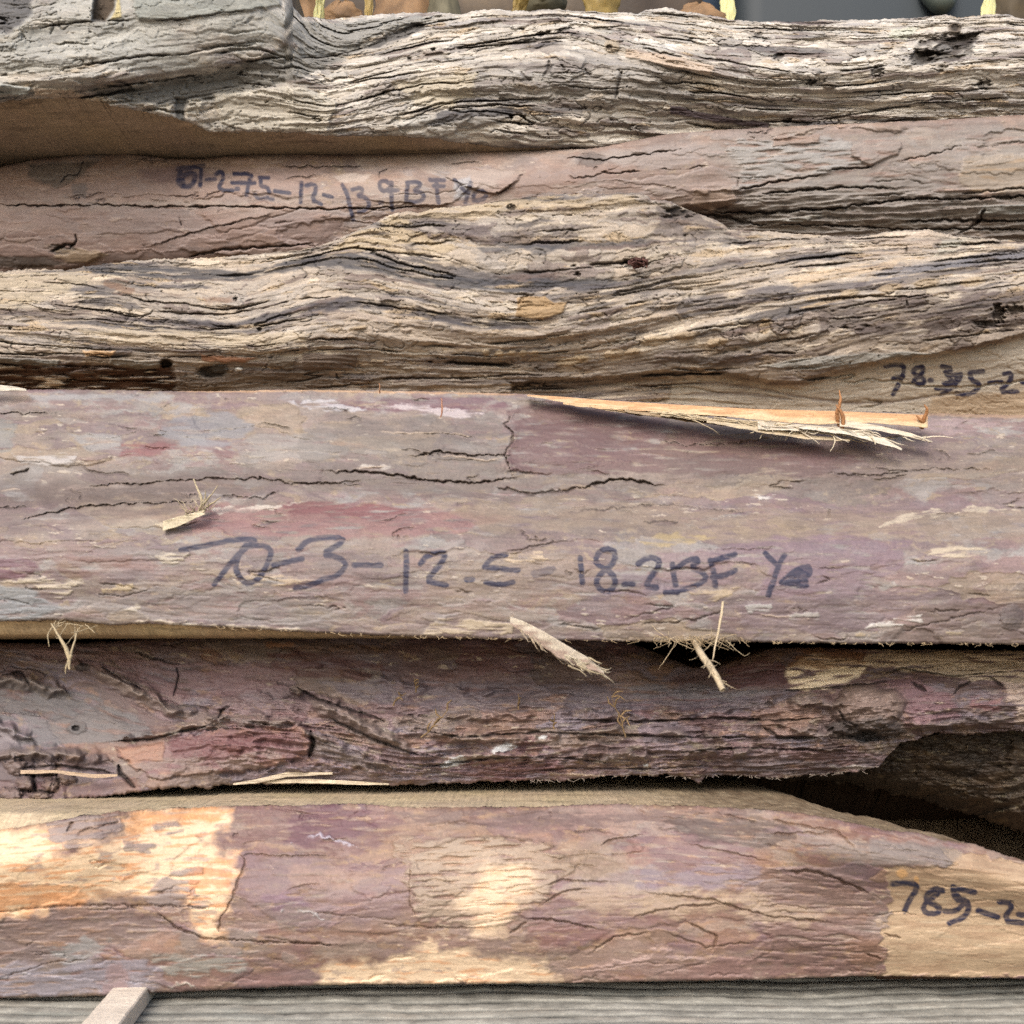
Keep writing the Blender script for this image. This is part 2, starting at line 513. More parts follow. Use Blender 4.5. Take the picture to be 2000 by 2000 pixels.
def weathered(b, seed, pal, amp=1.0, slate=.5, ochre=.5, brownness=.4, chips=.5):
    X, S = b.X, b.S
    t = X
    s = S + 7 * fbm(X / 110, S / 45, 4, seed) + 2.0 * fbm(X / 22, S / 10, 3, seed + 1)
    big = fbm(t / 330, s / 42, 4, seed + 2)
    st1 = fbm(t / 420, s / 11, 5, seed + 3, .6)
    st2 = fbm(t / 130, s / 4.2, 4, seed + 4, .6)
    fine = fbm(t / 34, s / 2.6, 3, seed + 5)
    act = sst(-.15, .4, fbm(t / 180, s / 60, 3, seed + 30))      # some stretches are furrowed, others nearly smooth
    rg = ridged(t / 640, s / 34, 3, seed + 31)                    # long flowing ridges with darker hollows between them
    H = 9 * big + 7 * rg + (.4 + 2.6 * act) * ridged(t / 260, s / 19, 3, seed + 6) + (.3 + 1.0 * act) * st2 + (.3 + .8 * act) * fine
    # flaking layers: ragged plates, each with its own colour and thickness
    q = fbm(t / 150, s / 26, 5, seed + 7, .5) * 4.2 + .35 * fbm(t / 14, s / 7, 3, seed + 8)
    lay = np.floor(q); fr = q - lay
    H += lay * 1.8 + 1.6 * sst(0, .10, fr)
    col = pick(pal, ((lay.astype(np.int64) * 5 + 70) % len(pal)))
    # rotten, chipped stretches: short broken scales of mixed colour
    wx = t + 18 * fbm(t / 30, s / 14, 4, seed + 40); ws = s + 9 * fbm(t / 30 + 7, s / 14, 4, seed + 41)
    f1, f2, k = cells(wx / 52, ws / 12.5, seed + 42)
    cmask = sst(.12 - chips * .5, .34 - chips * .5, fbm(t / 170, s / 50, 4, seed + 43)) * (_U1[k] < .75)
    e = sst(.0, .13, f2 - f1)
    H += cmask * ((_U3[k] - .45) * 7 * e - 1.2 * (1 - e))
    cc = pick(pal, (_U4[k] * len(pal)).astype(int) % len(pal)) * (.78 + .45 * _U2[k])[..., None]
    cm_ = (cmask * .75)[..., None]
    col = col * (1 - cm_) + cc * cm_
    col *= (1 - .32 * cmask * (1 - e))[..., None]
    # weather stain: slate, violet-brown and ochre streaks that follow the grain
    n = fbm(t / 420, s / 24, 5, seed + 11, .55) - .22 * rg + .06
    m = sst(.12, .26, n + (slate - .5) * .5)[..., None] * .80
    sl = lin((96, 91, 94)) * (1 + .4 * st2[..., None])
    col = col * (1 - m) + sl * m
    n = fbm(t / 240, s / 15, 5, seed + 12, .55)
    m = sst(.14, .32, n + (brownness - .5) * .5)[..., None] * .75
    col = col * (1 - m) + lin((116, 96, 88)) * m
    n = fbm(t / 120, s / 17, 5, seed + 13, .6)
    m = sst(.20, .34, n + (ochre - .5) * .4)
    f1, f2, _ = cells(t / 13 + fbm(t / 9, s / 9, 2, seed) * .6, s / 7.0, seed + 14)
    e = sst(.02, .14, f2 - f1)
    col = col * (1 - m[..., None] * .7) + lin((196, 166, 120)) * m[..., None] * .7
    H += m * (2.2 * e - 1.0)
    col *= (1 - (m * (1 - e) * .5))[..., None]
    # fine dark grain lines
    for sc, w_, dk, sd_ in ((7.5, 1.5, .20, 50), (14, 1.9, .26, 51), (24, 2.2, .34, 53)):
        gl = zline(perlin(t / (sc * 46), s / sc, seed + sd_), w_) * sst(-.05, .35, fbm(t / 130, s / 24, 3, seed + sd_ + 5))
        H -= .85 * w_ * gl; col *= (1 - dk * gl)[..., None]
    # long drying cracks along the grain
    cm = zline(perlin(t / 520 + .6 * big, s / 30, seed + 15), 3.4) * sst(.05, .4, perlin(t / 180, s / 40, seed + 16))
    H -= 9 * cm
    col = col * (1 - .60 * cm)[..., None]
    # short checks across the grain
    tm = zline(perlin(t / 26, s / 15 + 3, seed + 19), 2.0) * sst(.18, .38, fbm(t / 80, s / 26, 3, seed + 20))
    H -= 3.0 * tm; col *= (1 - .4 * tm)[..., None]
    pits = sst(.46, .58, fbm(t / 14, s / 7, 3, seed + 21)) * sst(.0, .2, fbm(t / 140, s / 50, 2, seed + 22) + chips * .2)
    H -= 5 * pits; col *= (1 - .55 * pits)[..., None]
    spk = sst(.38, .5, fbm(t / 7, s / 4, 2, seed + 23))
    col = col * (1 + .13 * st1 + .15 * st2 + .17 * fine + .25 * spk)[..., None]
    hue = fbm(t / 90, s / 30, 4, seed + 24)
    b.col[:] = col * np.stack([1 + .05 * hue, 1 + 0 * hue, 1 - .09 * hue], -1); b.H += H * amp


def bark(b, seed, pal, cell=(170, 42), step=4.0, rough=1.0, streak=.2, fleck=.5, fleckcol=(205, 185, 150), fiss=.5, small=.5, hard=.5, dust=.4, dustcol=(176, 148, 108)):
    X, S = b.X, b.S
    wx = X + 46 * fbm(X / 120, S / 50, 4, seed) + 10 * fbm(X / 18, S / 11, 4, seed + 1)
    ws = S + 22 * fbm(X / 120 + 9, S / 50, 4, seed + 2) + 5 * fbm(X / 18, S / 11, 4, seed + 3)
    n = len(pal)
    P = np.array([lin(p) for p in pal], np.float32)
    # soft clouds of different bark colours
    def cloud(a, b_, i):
        return sst(-.16, .16, fbm(wx / a, ws / b_, 5, seed + 60 + i, .58))[..., None]
    w1, w2, w3 = cloud(150, 44, 0), cloud(80, 24, 1), cloud(230, 70, 2)
    soft_col = (P[0] * w1 + P[1 % n] * (1 - w1)) * w3 + (P[2 % n] * w2 + P[3 % n] * (1 - w2)) * (1 - w3)
    w4 = sst(.18, .34, fbm(wx / 60, ws / 20, 5, seed + 64, .58))[..., None] * .8
    soft_col = soft_col * (1 - w4) + P[4 % n] * w4
    # peeling plates with hard rims
    f1, f2, k = cells(wx / cell[0], ws / cell[1], seed + 4)
    pc = P[(_U3[k] * n).astype(int) % n]
    e = sst(0, .10, f2 - f1)
    H = (_U4[k] - .5) * step * 2 * e * (.3 + .7 * (_U1[k] < hard + .2))
    wt = (.62 * (_U2[k] < hard))[..., None]
    col = soft_col * (1 - wt) + pc * wt
    soft = fbm(X / 210, S / 70, 4, seed + 5)
    col = col * (1 + .26 * soft[..., None])
    g1, g2, k2 = cells(wx / (cell[0] * .33) + 5, ws / (cell[1] * .36), seed + 6)
    m = (_U3[k2] < small) * sst(-.1, .2, fbm(X / 160, S / 45, 3, seed + 7)) * sst(.0, .12, g2 - g1)
    c2 = P[(_U4[k2] * n).astype(int) % n]
    col = col * (1 - .6 * m[..., None]) + c2 * .6 * m[..., None]
    H += m * step * .45
    st = fbm(X / 150, S / 5.5, 5, seed + 8, .6); st2 = fbm(X / 36, S / 3, 4, seed + 9, .6)
    mott = fbm(X / 40, S / 20, 5, seed + 14, .6); grit = fbm(X / 6, S / 4, 3, seed + 17)
    col = col * (1 + streak * (st * 1.0 + .8 * st2) + .20 * mott + .16 * grit)[..., None]
    H += rough * (3.2 * fbm(X / 150, S / 30, 4, seed + 10) + .7 * st + .45 * st2 + .8 * mott + .35 * grit)
    # fissures
    cm = zline(perlin(wx / 260 + .5 * soft, ws / 34, seed + 11), 2.6) * sst(.42 - fiss * .4, .72 - fiss * .4, perlin(X / 120, S / 30, seed + 12))
    H -= 4.0 * cm; col = col * (1 - .42 * cm)[..., None]
    # dust and crumbs lodged in patches
    dm = sst(.22, .5, fbm(X / 26, S / 12, 5, seed + 18, .65) + .5 * fbm(X / 200, S / 50, 2, seed + 19) + (dust - .5) * .4)[..., None] * .55
    col = col * (1 - dm) + lin(dustcol) * dm
    # pale flecks where the outer skin is rubbed through
    fl = sst(.40, .48, fbm(X / 34, S / 8, 4, seed + 13) + .35 * fbm(X / 240, S / 80, 2, seed + 15) + (fleck - .5) * .3)
    col = col * (1 - .7 * fl[..., None]) + lin(fleckcol) * .7 * fl[..., None]
    H += fl * 1.0
    hue = fbm(X / 90, S / 34, 4, seed + 16)
    col = col * np.stack([1 + .10 * hue, 1 - .02 * hue, 1 - .10 * hue], -1)
    b.col[:] = col; b.H += H


def tube(pts, radii, sides=6, wob=0.0, seed=0):
    """tapered strand through (px, py, depth) points; radii in photo px"""
    p = np.array(pts, float)
    n = max(8, len(p) * 5)
    ti = np.linspace(0, len(p) - 1, n)
    k = np.arange(len(p))
    q = np.stack([np.interp(ti, k, p[:, j]) for j in range(3)], -1)
    for _ in range(3):
        q[1:-1] = (q[:-2] + 2 * q[1:-1] + q[2:]) / 4
    r = np.interp(np.linspace(0, 1, n), np.linspace(0, 1, len(radii)), radii) * (q[:, 2] / FPX)
    if wob:
        q[:, 0] += wob * perlin(ti * 2.3, ti * 0 + seed, 5); q[:, 1] += wob * perlin(ti * 2.3, ti * 0 + seed + 7, 6)
    W = world_pt(q[:, 0], q[:, 1], q[:, 2])
    T = np.gradient(W, axis=0); T /= np.linalg.norm(T, axis=1)[:, None] + 1e-12
    up = np.array([.13, .97, .21])
    A = np.cross(T, up); A /= np.linalg.norm(A, axis=1)[:, None] + 1e-12
    B = np.cross(T, A)
    a = np.linspace(0, 2 * np.pi, sides, endpoint=False)
    V = W[:, None] + r[:, None, None] * (np.cos(a)[None, :, None] * A[:, None] + np.sin(a)[None, :, None] * B[:, None])
    i = np.arange(n * sides).reshape(n, sides); j = np.roll(i, -1, 1)
    F = np.stack([i[:-1], j[:-1], j[1:], i[1:]], -1).reshape(-1, 4)
    return V.reshape(-1, 3), F


def strands(name, lst, col, parent=None, mat=None, var=.2):
    vs, fs, cs, off = [], [], [], 0
    rnd = random.Random(len(lst) * 7 + len(name))
    for i, (pts, rad) in enumerate(lst):
        V, F = tube(pts, rad, 6, 1.2, i * 1.7)
        vs.append(V); fs.append(F + off); off += len(V)
        cs.append(np.tile(lin(col) * (1 + var * rnd.uniform(-1, 1)), (len(V), 1)))
    c = np.vstack(cs)
    return mesh_obj(name, np.vstack(vs), np.vstack(fs), mat or M_SAWN, parent, c, np.zeros(len(c)))


def sliver(name, top, bot, d, thick, col, parent, curl=0, ragged=2.0, seed=0, mat=None, col2=None):
    """a torn strip of wood: two outlines (photo px), distance d(x, v) or value, real thickness in px"""
    x0 = min(p[0] for p in top); x1 = max(p[0] for p in top)
    n = max(12, int((x1 - x0) / 2.5)); R = 12
    xs = np.linspace(x0, x1, n)
    yt = curve(top)(xs); yb = curve(bot)(xs) + ragged * 1.5 * fbm(xs / 37, xs * 0 + seed, 5, seed, .6)
    v = np.linspace(0, 1, R)[:, None]
    X = np.broadcast_to(xs, (R, n)); Y = yt + v * (np.maximum(yb, yt + .5) - yt)
    D = (d(X, v) if callable(d) else np.full((R, n), d)) + 0 * Y
    u = .36 / FPX
    D = D - curl * u * v * v + u * 2.2 * fbm(X / 60, Y / 2.6, 4, seed + 3) + u * 5 * fbm(X / 70, Y / 30, 2, seed + 8)
    F_ = world_pt(X, Y, D - thick / 2 * u); B_ = world_pt(X, Y, D + thick / 2 * u)
    co = np.concatenate([F_.reshape(-1, 3), B_.reshape(-1, 3)]); N = R * n
    f = grid_faces(R, n); fb = grid_faces(R, n, True) + N
    i = np.arange(N).reshape(R, n)
    ring = np.concatenate([i[0], i[1:, -1], i[-1, -2::-1], i[-2:0:-1, 0]]); r2 = np.roll(ring, -1)
    side = np.stack([ring, r2, r2 + N, ring + N], -1)
    c = lin(col) * (1 + .28 * fbm(X / 60, Y / 2.6, 4, seed + 5))[..., None]
    if col2 is not None:
        m = sst(-.1, .2, fbm(X / 80, Y / 7, 4, seed + 6) + v - .5)[..., None]
        c = c * (1 - m) + lin(col2) * m
    c = np.concatenate([c.reshape(-1, 3)] * 2)
    return mesh_obj(name, co, np.concatenate([f, fb, side]), mat or M_SAWN, parent, np.clip(c, .002, .9), np.zeros(len(c)))



# ------------------------------------------------------------------ the setting
def plane_depth(h, lo=.2, hi=.5, edge='bot'):
    """distance of an edge that lies in a level plane h metres above (+) or below (-) the camera"""
    def f(x, yt, yb):
        y = yb if edge == 'bot' else yt
        y = blur1(blur1(y, 61, 0), 61, 0)
        return np.clip(h * FPX / np.where(np.abs(YH - y) < 1, 1, YH - y), lo, hi)
    return f


g = np.geomspace(.3, 120, 26); gx = np.concatenate([-g[::-1], [0], g])
GX, GY = np.meshgrid(gx, gx + .0)
gz = .006 * fbm(GX * 3, GY * 3, 3, 5)
gz = np.where(np.hypot(GX, GY - .4) < .9, -.004, gz)
M_EARTH = mat_plain('bare_earth', (.22, .18, .135), .95, .1, .3, 14)
ground = mesh_obj('ground', np.stack([GX, GY, gz], -1), grid_faces(*GX.shape, flip=True), M_EARTH)
ground['kind'] = 'structure'

# grooved decking board under the stack
def decking():
    xs = np.concatenate([np.linspace(-1.2, -.26, 30), np.linspace(-.25, .25, 420), np.linspace(.26, 1.2, 30)])
    ys = np.arange(.225, .372, .00032)
    X, Y = np.meshgrid(xs, ys)
    ph = (Y + .0110 * fbm(X * 7, Y * 12, 3, 4) + .0006 * fbm(X * 60, Y * 60, 3, 5) - .010 * X) / .0064
    fr = ph - np.floor(ph)
    gro = sst(.0, .09, np.abs(fr - .5) - .33 + .07 * fbm(X * 50, np.floor(ph) * 3.3, 3, 21))             # 1 in the groove
    lane = np.floor(ph)
    wear = fbm(X * 300, Y * 300, 4, 8); wear2 = fbm(X * 45, Y * 120, 4, 9); frag = fbm(X * 120, lane * 3.1, 4, 10)
    Z = DECK_TOP - .0007 * gro + .0002 * wear + .0004 * wear2 * (1 - gro) + .0004 * frag * (1 - gro) - .0006 * (2 * (fr - .5)) ** 2 + .0003 * fbm(X * 40, lane * 5.7, 4, 33)
    rim = np.minimum(Y - ys[0], ys[-1] - Y)
    Z -= .004 * (1 - sst(0, .004, rim))
    c = lin((172, 168, 154)) * (1 + .26 * wear + .30 * wear2 + -.0 + .22 * frag + .14 * fbm(X * 9, Y * 60, 3, 11))[..., None]
    m = sst(.1, .4, fbm(X * 16, Y * 90, 4, 12))[..., None] * .6
    c = c * (1 - m) + lin((146, 148, 138)) * m
    m = sst(.2, .4, fbm(X * 45, Y * 160, 4, 14))[..., None] * .5
    c = c * (1 - m) + lin((178, 168, 150)) * m
    c = c * (1 - .70 * gro)[..., None]
    root = thing('weathered_bearer_board', 'weathered grey green board with raised grain under the lowest plank', 'board', (0, .3, 0))
    mesh_obj('top_face', np.stack([X, Y, Z], -1), grid_faces(*X.shape, flip=True), M_WEATHER, root, np.clip(c, .002, .9), np.zeros(X.shape))
    x0, x1, y0, y1, z1 = -1.2, 1.2, ys[0], ys[-1], DECK_TOP - .0052
    co = [(x, y, z) for z in (0.0, z1) for (x, y) in ((x0, y0), (x1, y0), (x1, y1), (x0, y1))]
    fc = [(0, 1, 5, 4), (1, 2, 6, 5), (2, 3, 7, 6), (3, 0, 4, 7), (3, 2, 1, 0)]
    mesh_obj('body', co, fc, M_SAWN, root, np.tile(lin((128, 120, 106)), (8, 1)), np.zeros(8), smooth=False)


decking()

GRP = 'live edge planks piled on the grey board'

# ------------------------------------------------------------------ plank at the top: grey, rotten, flared at the left
top_A = [(-2000, -140), (-300, -140), (480, -130), (556, -90), (572, 12), (590, 32), (640, 38), (690, 33), (760, 26), (860, 24), (900, 29), (930, 20), (975, 18),
         (1000, 22), (1080, 18), (1150, 23), (1245, 26), (1260, 20), (1300, 15), (1400, 33), (1430, 38), (1470, 42), (1580, 42), (1600, 39), (1700, 39),
         (1780, 35), (1850, 29), (1870, 35), (1930, 28), (1970, 28), (2000, 38), (2300, 30), (4000, 0)]
bot_A = [(-2000, 150), (-300, 178), (0, 202), (20, 196), (62, 193), (124, 191), (165, 193), (217, 205), (280, 219), (342, 230), (373, 242), (419, 260), (466, 258), (543, 258), (600, 260),
         (650, 266), (773, 265), (838, 270), (904, 279), (958, 286), (1012, 289), (1157, 289), (1230, 281), (1300, 270), (1354, 268), (1503, 262), (1572, 259),
         (1662, 258), (1771, 250), (1843, 246), (2000, 237), (2300, 230), (4000, 230)]
ZA = .191
def dA_bot(x, yt, yb):
    k = sst(960, 1240, x)
    return plane_depth(ZA)(x, yt, yb) * (1 - k) + .372 * k
A = Plank(top_A, bot_A, [(0, [(-2000, .37), (0, .35), (540, .352), (640, .372), (2000, .372)]),
                         (.45, [(-2000, .35), (0, .333), (540, .345), (640, .36), (1300, .356), (2000, .36)]),
                         (.85, lambda x, yt, yb: dA_bot(x, yt, yb) - .004), (1, dA_bot)],
          guides=[[(-500, -40), (300, -100), (560, -140), (640, 0), (900, -10), (1300, 0), (1600, 30), (2500, 20)],
                  [(-500, 140), (0, 110), (300, 70), (530, 40), (660, 105), (750, 85), (900, 50), (1100, 35), (1300, 60), (1500, 80), (1700, 80), (2500, 50)],
                  [(-500, 210), (0, 190), (250, 160), (480, 128), (640, 152), (750, 130), (900, 105), (1100, 75), (1250, 100), (1450, 145), (1640, 150), (1800, 125), (2500, 100)],
                  [(-500, 240), (0, 230), (300, 215), (480, 188), (650, 215), (800, 170), (950, 160), (1200, 165), (1400, 185), (1600, 200), (1800, 190), (2500, 170)],
                  [(-500, 300), (0, 290), (400, 270), (600, 258), (750, 245), (900, 215), (1050, 230), (1300, 245), (1500, 240), (2500, 215)],
                  [(-500, 330), (600, 310), (900, 290), (1200, 295), (1500, 285), (2500, 260)]],
          jt=2.5, jb=3.0, seed=11, round_t=16, round_b=9)
PA = [(186, 176, 162), (214, 204, 188), (200, 188, 170), (168, 160, 152), (220, 210, 194), (152, 138, 130), (192, 186, 174)]
weathered(A, 200, PA, amp=1.1, slate=.40, ochre=.44, brownness=.44, chips=.62)
A.col *= 1.12
# the flare at the left end: smooth, greyer, standing proud of the plank behind it
lobe = [(-700, -200), (566, -200), (572, 20), (556, 70), (530, 92), (480, 118), (400, 138), (340, 150), (250, 162), (160, 170), (60, 186), (-700, 190)]
sl, m, sd = A.poly(lobe, None, 0, soft=16, warp=6)
A.H[:, sl] += 24 * m * (1 - sst(330, 570, A.X[:, sl]))
mm = m * sst(.15, .6, .5 + .8 * fbm(A.X[:, sl] / 160, A.S[:, sl] / 40, 4, 5))
A._mix(sl, mm * .75, (182, 182, 172))
k_ = m * sst(120, 330, A.X[:, sl]) * .55
A.H[:, sl] -= k_ * (A.H[:, sl] - blur1(blur1(A.H[:, sl], 41, 0), 61, 1))
A.poly([(165, 172), (250, 166), (340, 154), (480, 124), (560, 92), (640, 98), (760, 70), (800, 40), (700, 100), (600, 150), (480, 178), (360, 205), (250, 205)], (138, 136, 128), -6, 5, 9, amt=.8)
A.poly([(580, 40), (640, 44), (800, 32), (860, 30), (800, 52), (740, 66), (690, 92), (640, 108), (585, 105), (565, 60)], (158, 156, 148), 5, 3, 8, amt=.85)
A.poly([(700, 98), (790, 55), (805, 42), (835, 52), (800, 70), (740, 92)], (110, 106, 102), -7, 3, 4)
A.poly([(325, 158), (420, 148), (545, 150), (470, 168), (360, 200), (280, 200)], (132, 130, 124), -5, 4, 6, amt=.7)
for q in [(290, 200, 340, 205, 338, 228, 300, 222), (366, 192, 398, 194, 392, 222, 366, 226), (418, 186, 520, 172, 600, 170, 660, 200, 640, 258, 480, 255, 430, 240)]:
    A.poly([(q[i], q[i + 1]) for i in range(0, len(q), 2)], (208, 198, 176), 7, 2.5, 7, amt=.75)
A.poly([(342, 192), (362, 194), (360, 238), (344, 232)], (120, 118, 112), -6, 3, 4)
A.poly([(0, 165), (58, 170), (56, 186), (-60, 190)], (168, 170, 162), 10, 2, 4)
A.poly([(66, 172), (140, 174), (165, 190), (110, 190), (70, 188)], (205, 180, 150), 4, 2.5, 6)
A.poly([(-40, -20), (72, -30), (60, 30), (20, 62), (-40, 66)], (98, 96, 98), -14, 6, 10, amt=.9)
A.poly([(190, -60), (230, -60), (222, 20), (205, 42), (180, 38)], (96, 80, 62), -26, 3, 3)
A.poly([(230, -20), (224, 25), (215, 38), (238, 34)], (210, 190, 120), 2, 2, 3)
A.poly([(262, -40), (560, -90), (545, 12), (420, 30), (330, 40), (270, 38), (262, 10)], (150, 156, 146), 9, 3, 5, amt=.7)
for p, w, h in [([(122, 134), (200, 122), (290, 108), (350, 108)], 3.2, -12), ([(300, 112), (350, 108), (400, 98), (500, 78)], 2.4, -8), ([(430, 105), (470, 90)], 2.5, -9),
                ([(40, 66), (90, 52), (160, 42), (262, 40)], 2.5, -10), ([(262, 40), (350, 38), (430, 26), (540, 12)], 2.0, -8), ([(160, 172), (260, 164), (400, 144), (480, 120), (530, 113), (600, 110)], 3.2, -14),
                ([(0, 148), (60, 138)], 3, -8), ([(430, 172), (480, 163), (530, 166)], 2, -7), ([(545, 114), (640, 112), (720, 92)], 2, -8),
                ([(1042, 165), (1110, 167), (1160, 174), (1240, 170)], 2.2, -9), ([(968, 93), (1040, 78), (1110, 74)], 2, -7), ([(1120, 54), (1240, 52)], 1.8, -7),
                ([(1322, 105), (1400, 117), (1500, 135), (1580, 143), (1690, 136), (1760, 122)], 2.6, -12), ([(1300, 160), (1400, 180), (1500, 196), (1600, 200)], 2.2, -9),
                ([(1560, 240), (1640, 228), (1760, 208), (1900, 196), (2000, 186)], 2.4, -10), ([(1300, 235), (1400, 250), (1500, 258)], 3.2, -12), ([(940, 175), (880, 200), (780, 240)], 1.8, -7),
                ([(1010, 55), (1052, 62)], 3.5, -14), ([(880, 108), (1000, 86), (1130, 78), (1180, 92)], 2, -8)]:
    A.line(p, w * .85, h * .8, (74, 62, 54), .7, gaps=.12)
A.poly([(935, 130), (1160, 105), (1340, 120), (1340, 200), (1180, 205), (960, 200), (920, 170)], (152, 146, 140), 0, 12, 14, amt=.55)
A.poly([(860, 215), (1000, 210), (1010, 225), (930, 250), (830, 245)], (96, 94, 98), 0, 3, 8, amt=.85)
A.poly([(790, 262), (930, 228), (1000, 228), (900, 256), (840, 272)], (190, 182, 170), 4, 2.5, 5, amt=.8)
A.poly([(760, 160), (930, 140), (925, 190), (850, 215), (820, 200)], (206, 190, 158), 2, 3, 12, amt=.75)
A.poly([(1225, 95), (1330, 112), (1400, 128), (1385, 146), (1300, 130), (1220, 110)], (210, 182, 152), 6, 2.5, 6, amt=.85)
A.poly([(1310, 205), (1420, 228), (1505, 242), (1500, 250), (1400, 240), (1310, 222)], (102, 86, 90), 3, 2, 4)
A.poly([(1740, 58), (1800, 52), (1770, 78), (1735, 74)], (205, 204, 180), 3, 2, 6)
for cx, cy, rx, ry, d in [(1800, 112, 26, 12, -22), (1845, 98, 42, 26, -16), (1880, 78, 34, 12, -16), (1522, 110, 9, 6, -14), 
                          (1060, 66, 12, 4, -16), (1100, 58, 12, 3, -14), (998, 228, 4, 4, -14), (846, 97, 4, 3, -10), (1714, 140, 10, 10, -14), (1480, 70, 8, 5, -9),
                          (1540, 235, 8, 4, -12), (1850, 240, 12, 6, -12), (470, 143, 5, 4, -8), (1920, 165, 12, 8, -9), (800, 115, 4, 3, -8), (1585, 160, 8, 5, -12)]:
    A.blob(cx, cy, rx * 1.1, ry, (56, 49, 45), d, amt=.75, ang=-14, warp=1.2, soft=.4)
A.blob(1865, 54, 13, 12, (120, 104, 86), 9, dome=True); A.blob(1865, 54, 7, 7, (80, 70, 60), -5)
A.blob(1845, 96, 14, 8, (128, 122, 116), 9, dome=True)
A.blob(1620, 166, 14, 8, (150, 136, 118), 12, dome=True, warp=.1)
A.blob(1845, 238, 16, 7, (176, 166, 152), 9, dome=True, warp=.1)
A.blob(1195, 90, 16, 12, (190, 170, 140), 8, dome=True); A.blob(1190, 92, 6, 5, (105, 90, 76), -6)
for p in [[(1015, 140), (1030, 155), (1040, 158)], [(1058, 152), (1072, 138), (1074, 118)], [(1096, 125), (1104, 138)], [(1140, 132), (1156, 152), (1175, 152)], [(1215, 135), (1205, 180), (1200, 195)]]:
    A.line(p, 4, -6, (92, 84, 78), .75)
planA = thing('live_edge_plank', 'grey rotten cracked plank with a flared left end, topmost of the stack', 'plank', tuple(world_pt(1000, 280, .38)), GRP)
A.build(planA, 'live_edge', M_WEATHER, .72)
A.sawn(planA, 'top', (150, 128, 100)); A.sawn(planA, 'bottom', (190, 162, 126), var=.14, plane=lambda x, z: (CZ + ZA) * (1 - sst(900, 1200, x)) + z * sst(900, 1200, x)); A.back(planA)

# ------------------------------------------------------------------ second plank: smooth pink brown bark with writing
top_B = [(-2000, 335), (0, 327), (36, 319), (72, 311), (170, 303), (254, 300), (326, 310), (398, 311), (453, 304), (543, 301), (700, 301), (759, 301), (885, 295), (976, 292), (1067, 292),
         (1157, 290), (1212, 280), (1300, 262), (1400, 254), (1600, 244), (1800, 236), (2000, 224), (4000, 216)]
bot_B = [(-2000, 560), (0, 560), (600, 545), (800, 500), (1200, 480), (2000, 500), (4000, 500)]
B = Plank(top_B, bot_B, [(0, [(-2000, .374), (1000, .374), (1250, .366), (4000, .364)]), (.3, [(-2000, .368), (1500, .366), (4000, .366)]),
                         (.55, [(-2000, .368), (1200, .368), (1500, .368), (4000, .368)]), (.8, [(-2000, .372), (1200, .372), (1500, .376), (4000, .376)]), (1, [(-2000, .38), (4000, .384)])],
          guides=[[(-500, 320), (400, 310), (1000, 292), (2500, 225)], [(-500, 400), (400, 402), (1000, 390), (2500, 310)], [(-500, 520), (500, 500), (1000, 470), (1500, 440), (2500, 430)]],
          jt=1.2, seed=21, round_t=12)
PB = [(172, 142, 124), (160, 138, 128), (176, 154, 138), (156, 126, 110), (164, 148, 142), (172, 140, 116), (146, 120, 110)]
bark(B, 300, PB, (190, 34), 3.0, .6, .10, .30, (210, 188, 166), .30, .35, .45, .3)
B.poly([(-50, 405), (700, 415), (640, 480), (200, 520), (-50, 540)], (140, 108, 100), 0, 14, 14, amt=.5)
B.poly([(-50, 330), (300, 318), (620, 345), (600, 380), (300, 395), (-50, 392)], (164, 130, 116), 0, 10, 12, amt=.5)
B.poly([(270, 330), (350, 322), (420, 345), (340, 358), (280, 352)], (120, 92, 96), 0, 6, 8, amt=.6)
B.poly([(50, 320), (190, 312), (170, 340), (110, 366), (60, 350)], (104, 98, 92), -3, 6, 12, amt=.75)
B.poly([(140, 358), (170, 360), (168, 385), (140, 380)], (118, 108, 106), 0, 4, 6, amt=.7)
B.poly([(650, 345), (690, 338), (725, 342), (712, 354), (665, 356)], (206, 184, 168), 0, 3, 5)
B.poly([(900, 330), (1000, 332), (1020, 340), (990, 370), (970, 380), (930, 372), (870, 345)], (182, 160, 146), 5, 2, 5)
B.poly([(885, 352), (920, 345), (925, 385), (890, 392)], (176, 178, 184), 1, 4, 8, amt=.7)
B.poly([(890, 390), (1000, 378), (1150, 350), (1240, 320), (1100, 320), (1000, 345)], (158, 124, 108), 0, 8, 10, amt=.6)
B.poly([(1420, 280), (1500, 268), (1640, 268), (1680, 300), (1690, 325), (1620, 335), (1510, 345), (1440, 370), (1455, 330), (1425, 300)], (182, 180, 178), 3, 5, 16, amt=.8, mottle=1.1)
B.poly([(1660, 290), (1690, 275), (1760, 275), (1755, 300), (1700, 322), (1665, 305)], (166, 136, 122), 5, 2, 5)
B.poly([(1510, 268), (1600, 264), (1600, 278), (1510, 286)], (170, 136, 116), 4, 2, 4)
B.poly([(1170, 300), (1290, 282), (1400, 280), (1420, 300), (1300, 330), (1180, 318)], (172, 158, 152), 1, 6, 10, amt=.6)
B.poly([(1700, 345), (1800, 345), (1870, 360), (1800, 378), (1710, 372)], (128, 108, 98), -2, 3, 5, amt=.8)
B.poly([(1880, 310), (2000, 300), (2100, 300), (2100, 370), (1900, 378), (1870, 350)], (186, 156, 118), 2, 4, 10, amt=.85)
B.poly([(1480, 365), (1610, 345), (1690, 345), (1800, 385), (2100, 392), (2100, 470), (1400, 470), (1400, 420)], (140, 130, 120), 0, 12, 16, amt=.6)
B.poly([(1300, 410), (1420, 400), (1500, 420), (1430, 445), (1340, 440)], (84, 66, 60), -18, 8, 8, amt=.8)
B.poly([(1500, 430), (1620, 418), (1560, 436)], (176, 172, 160), 6, 2, 4)
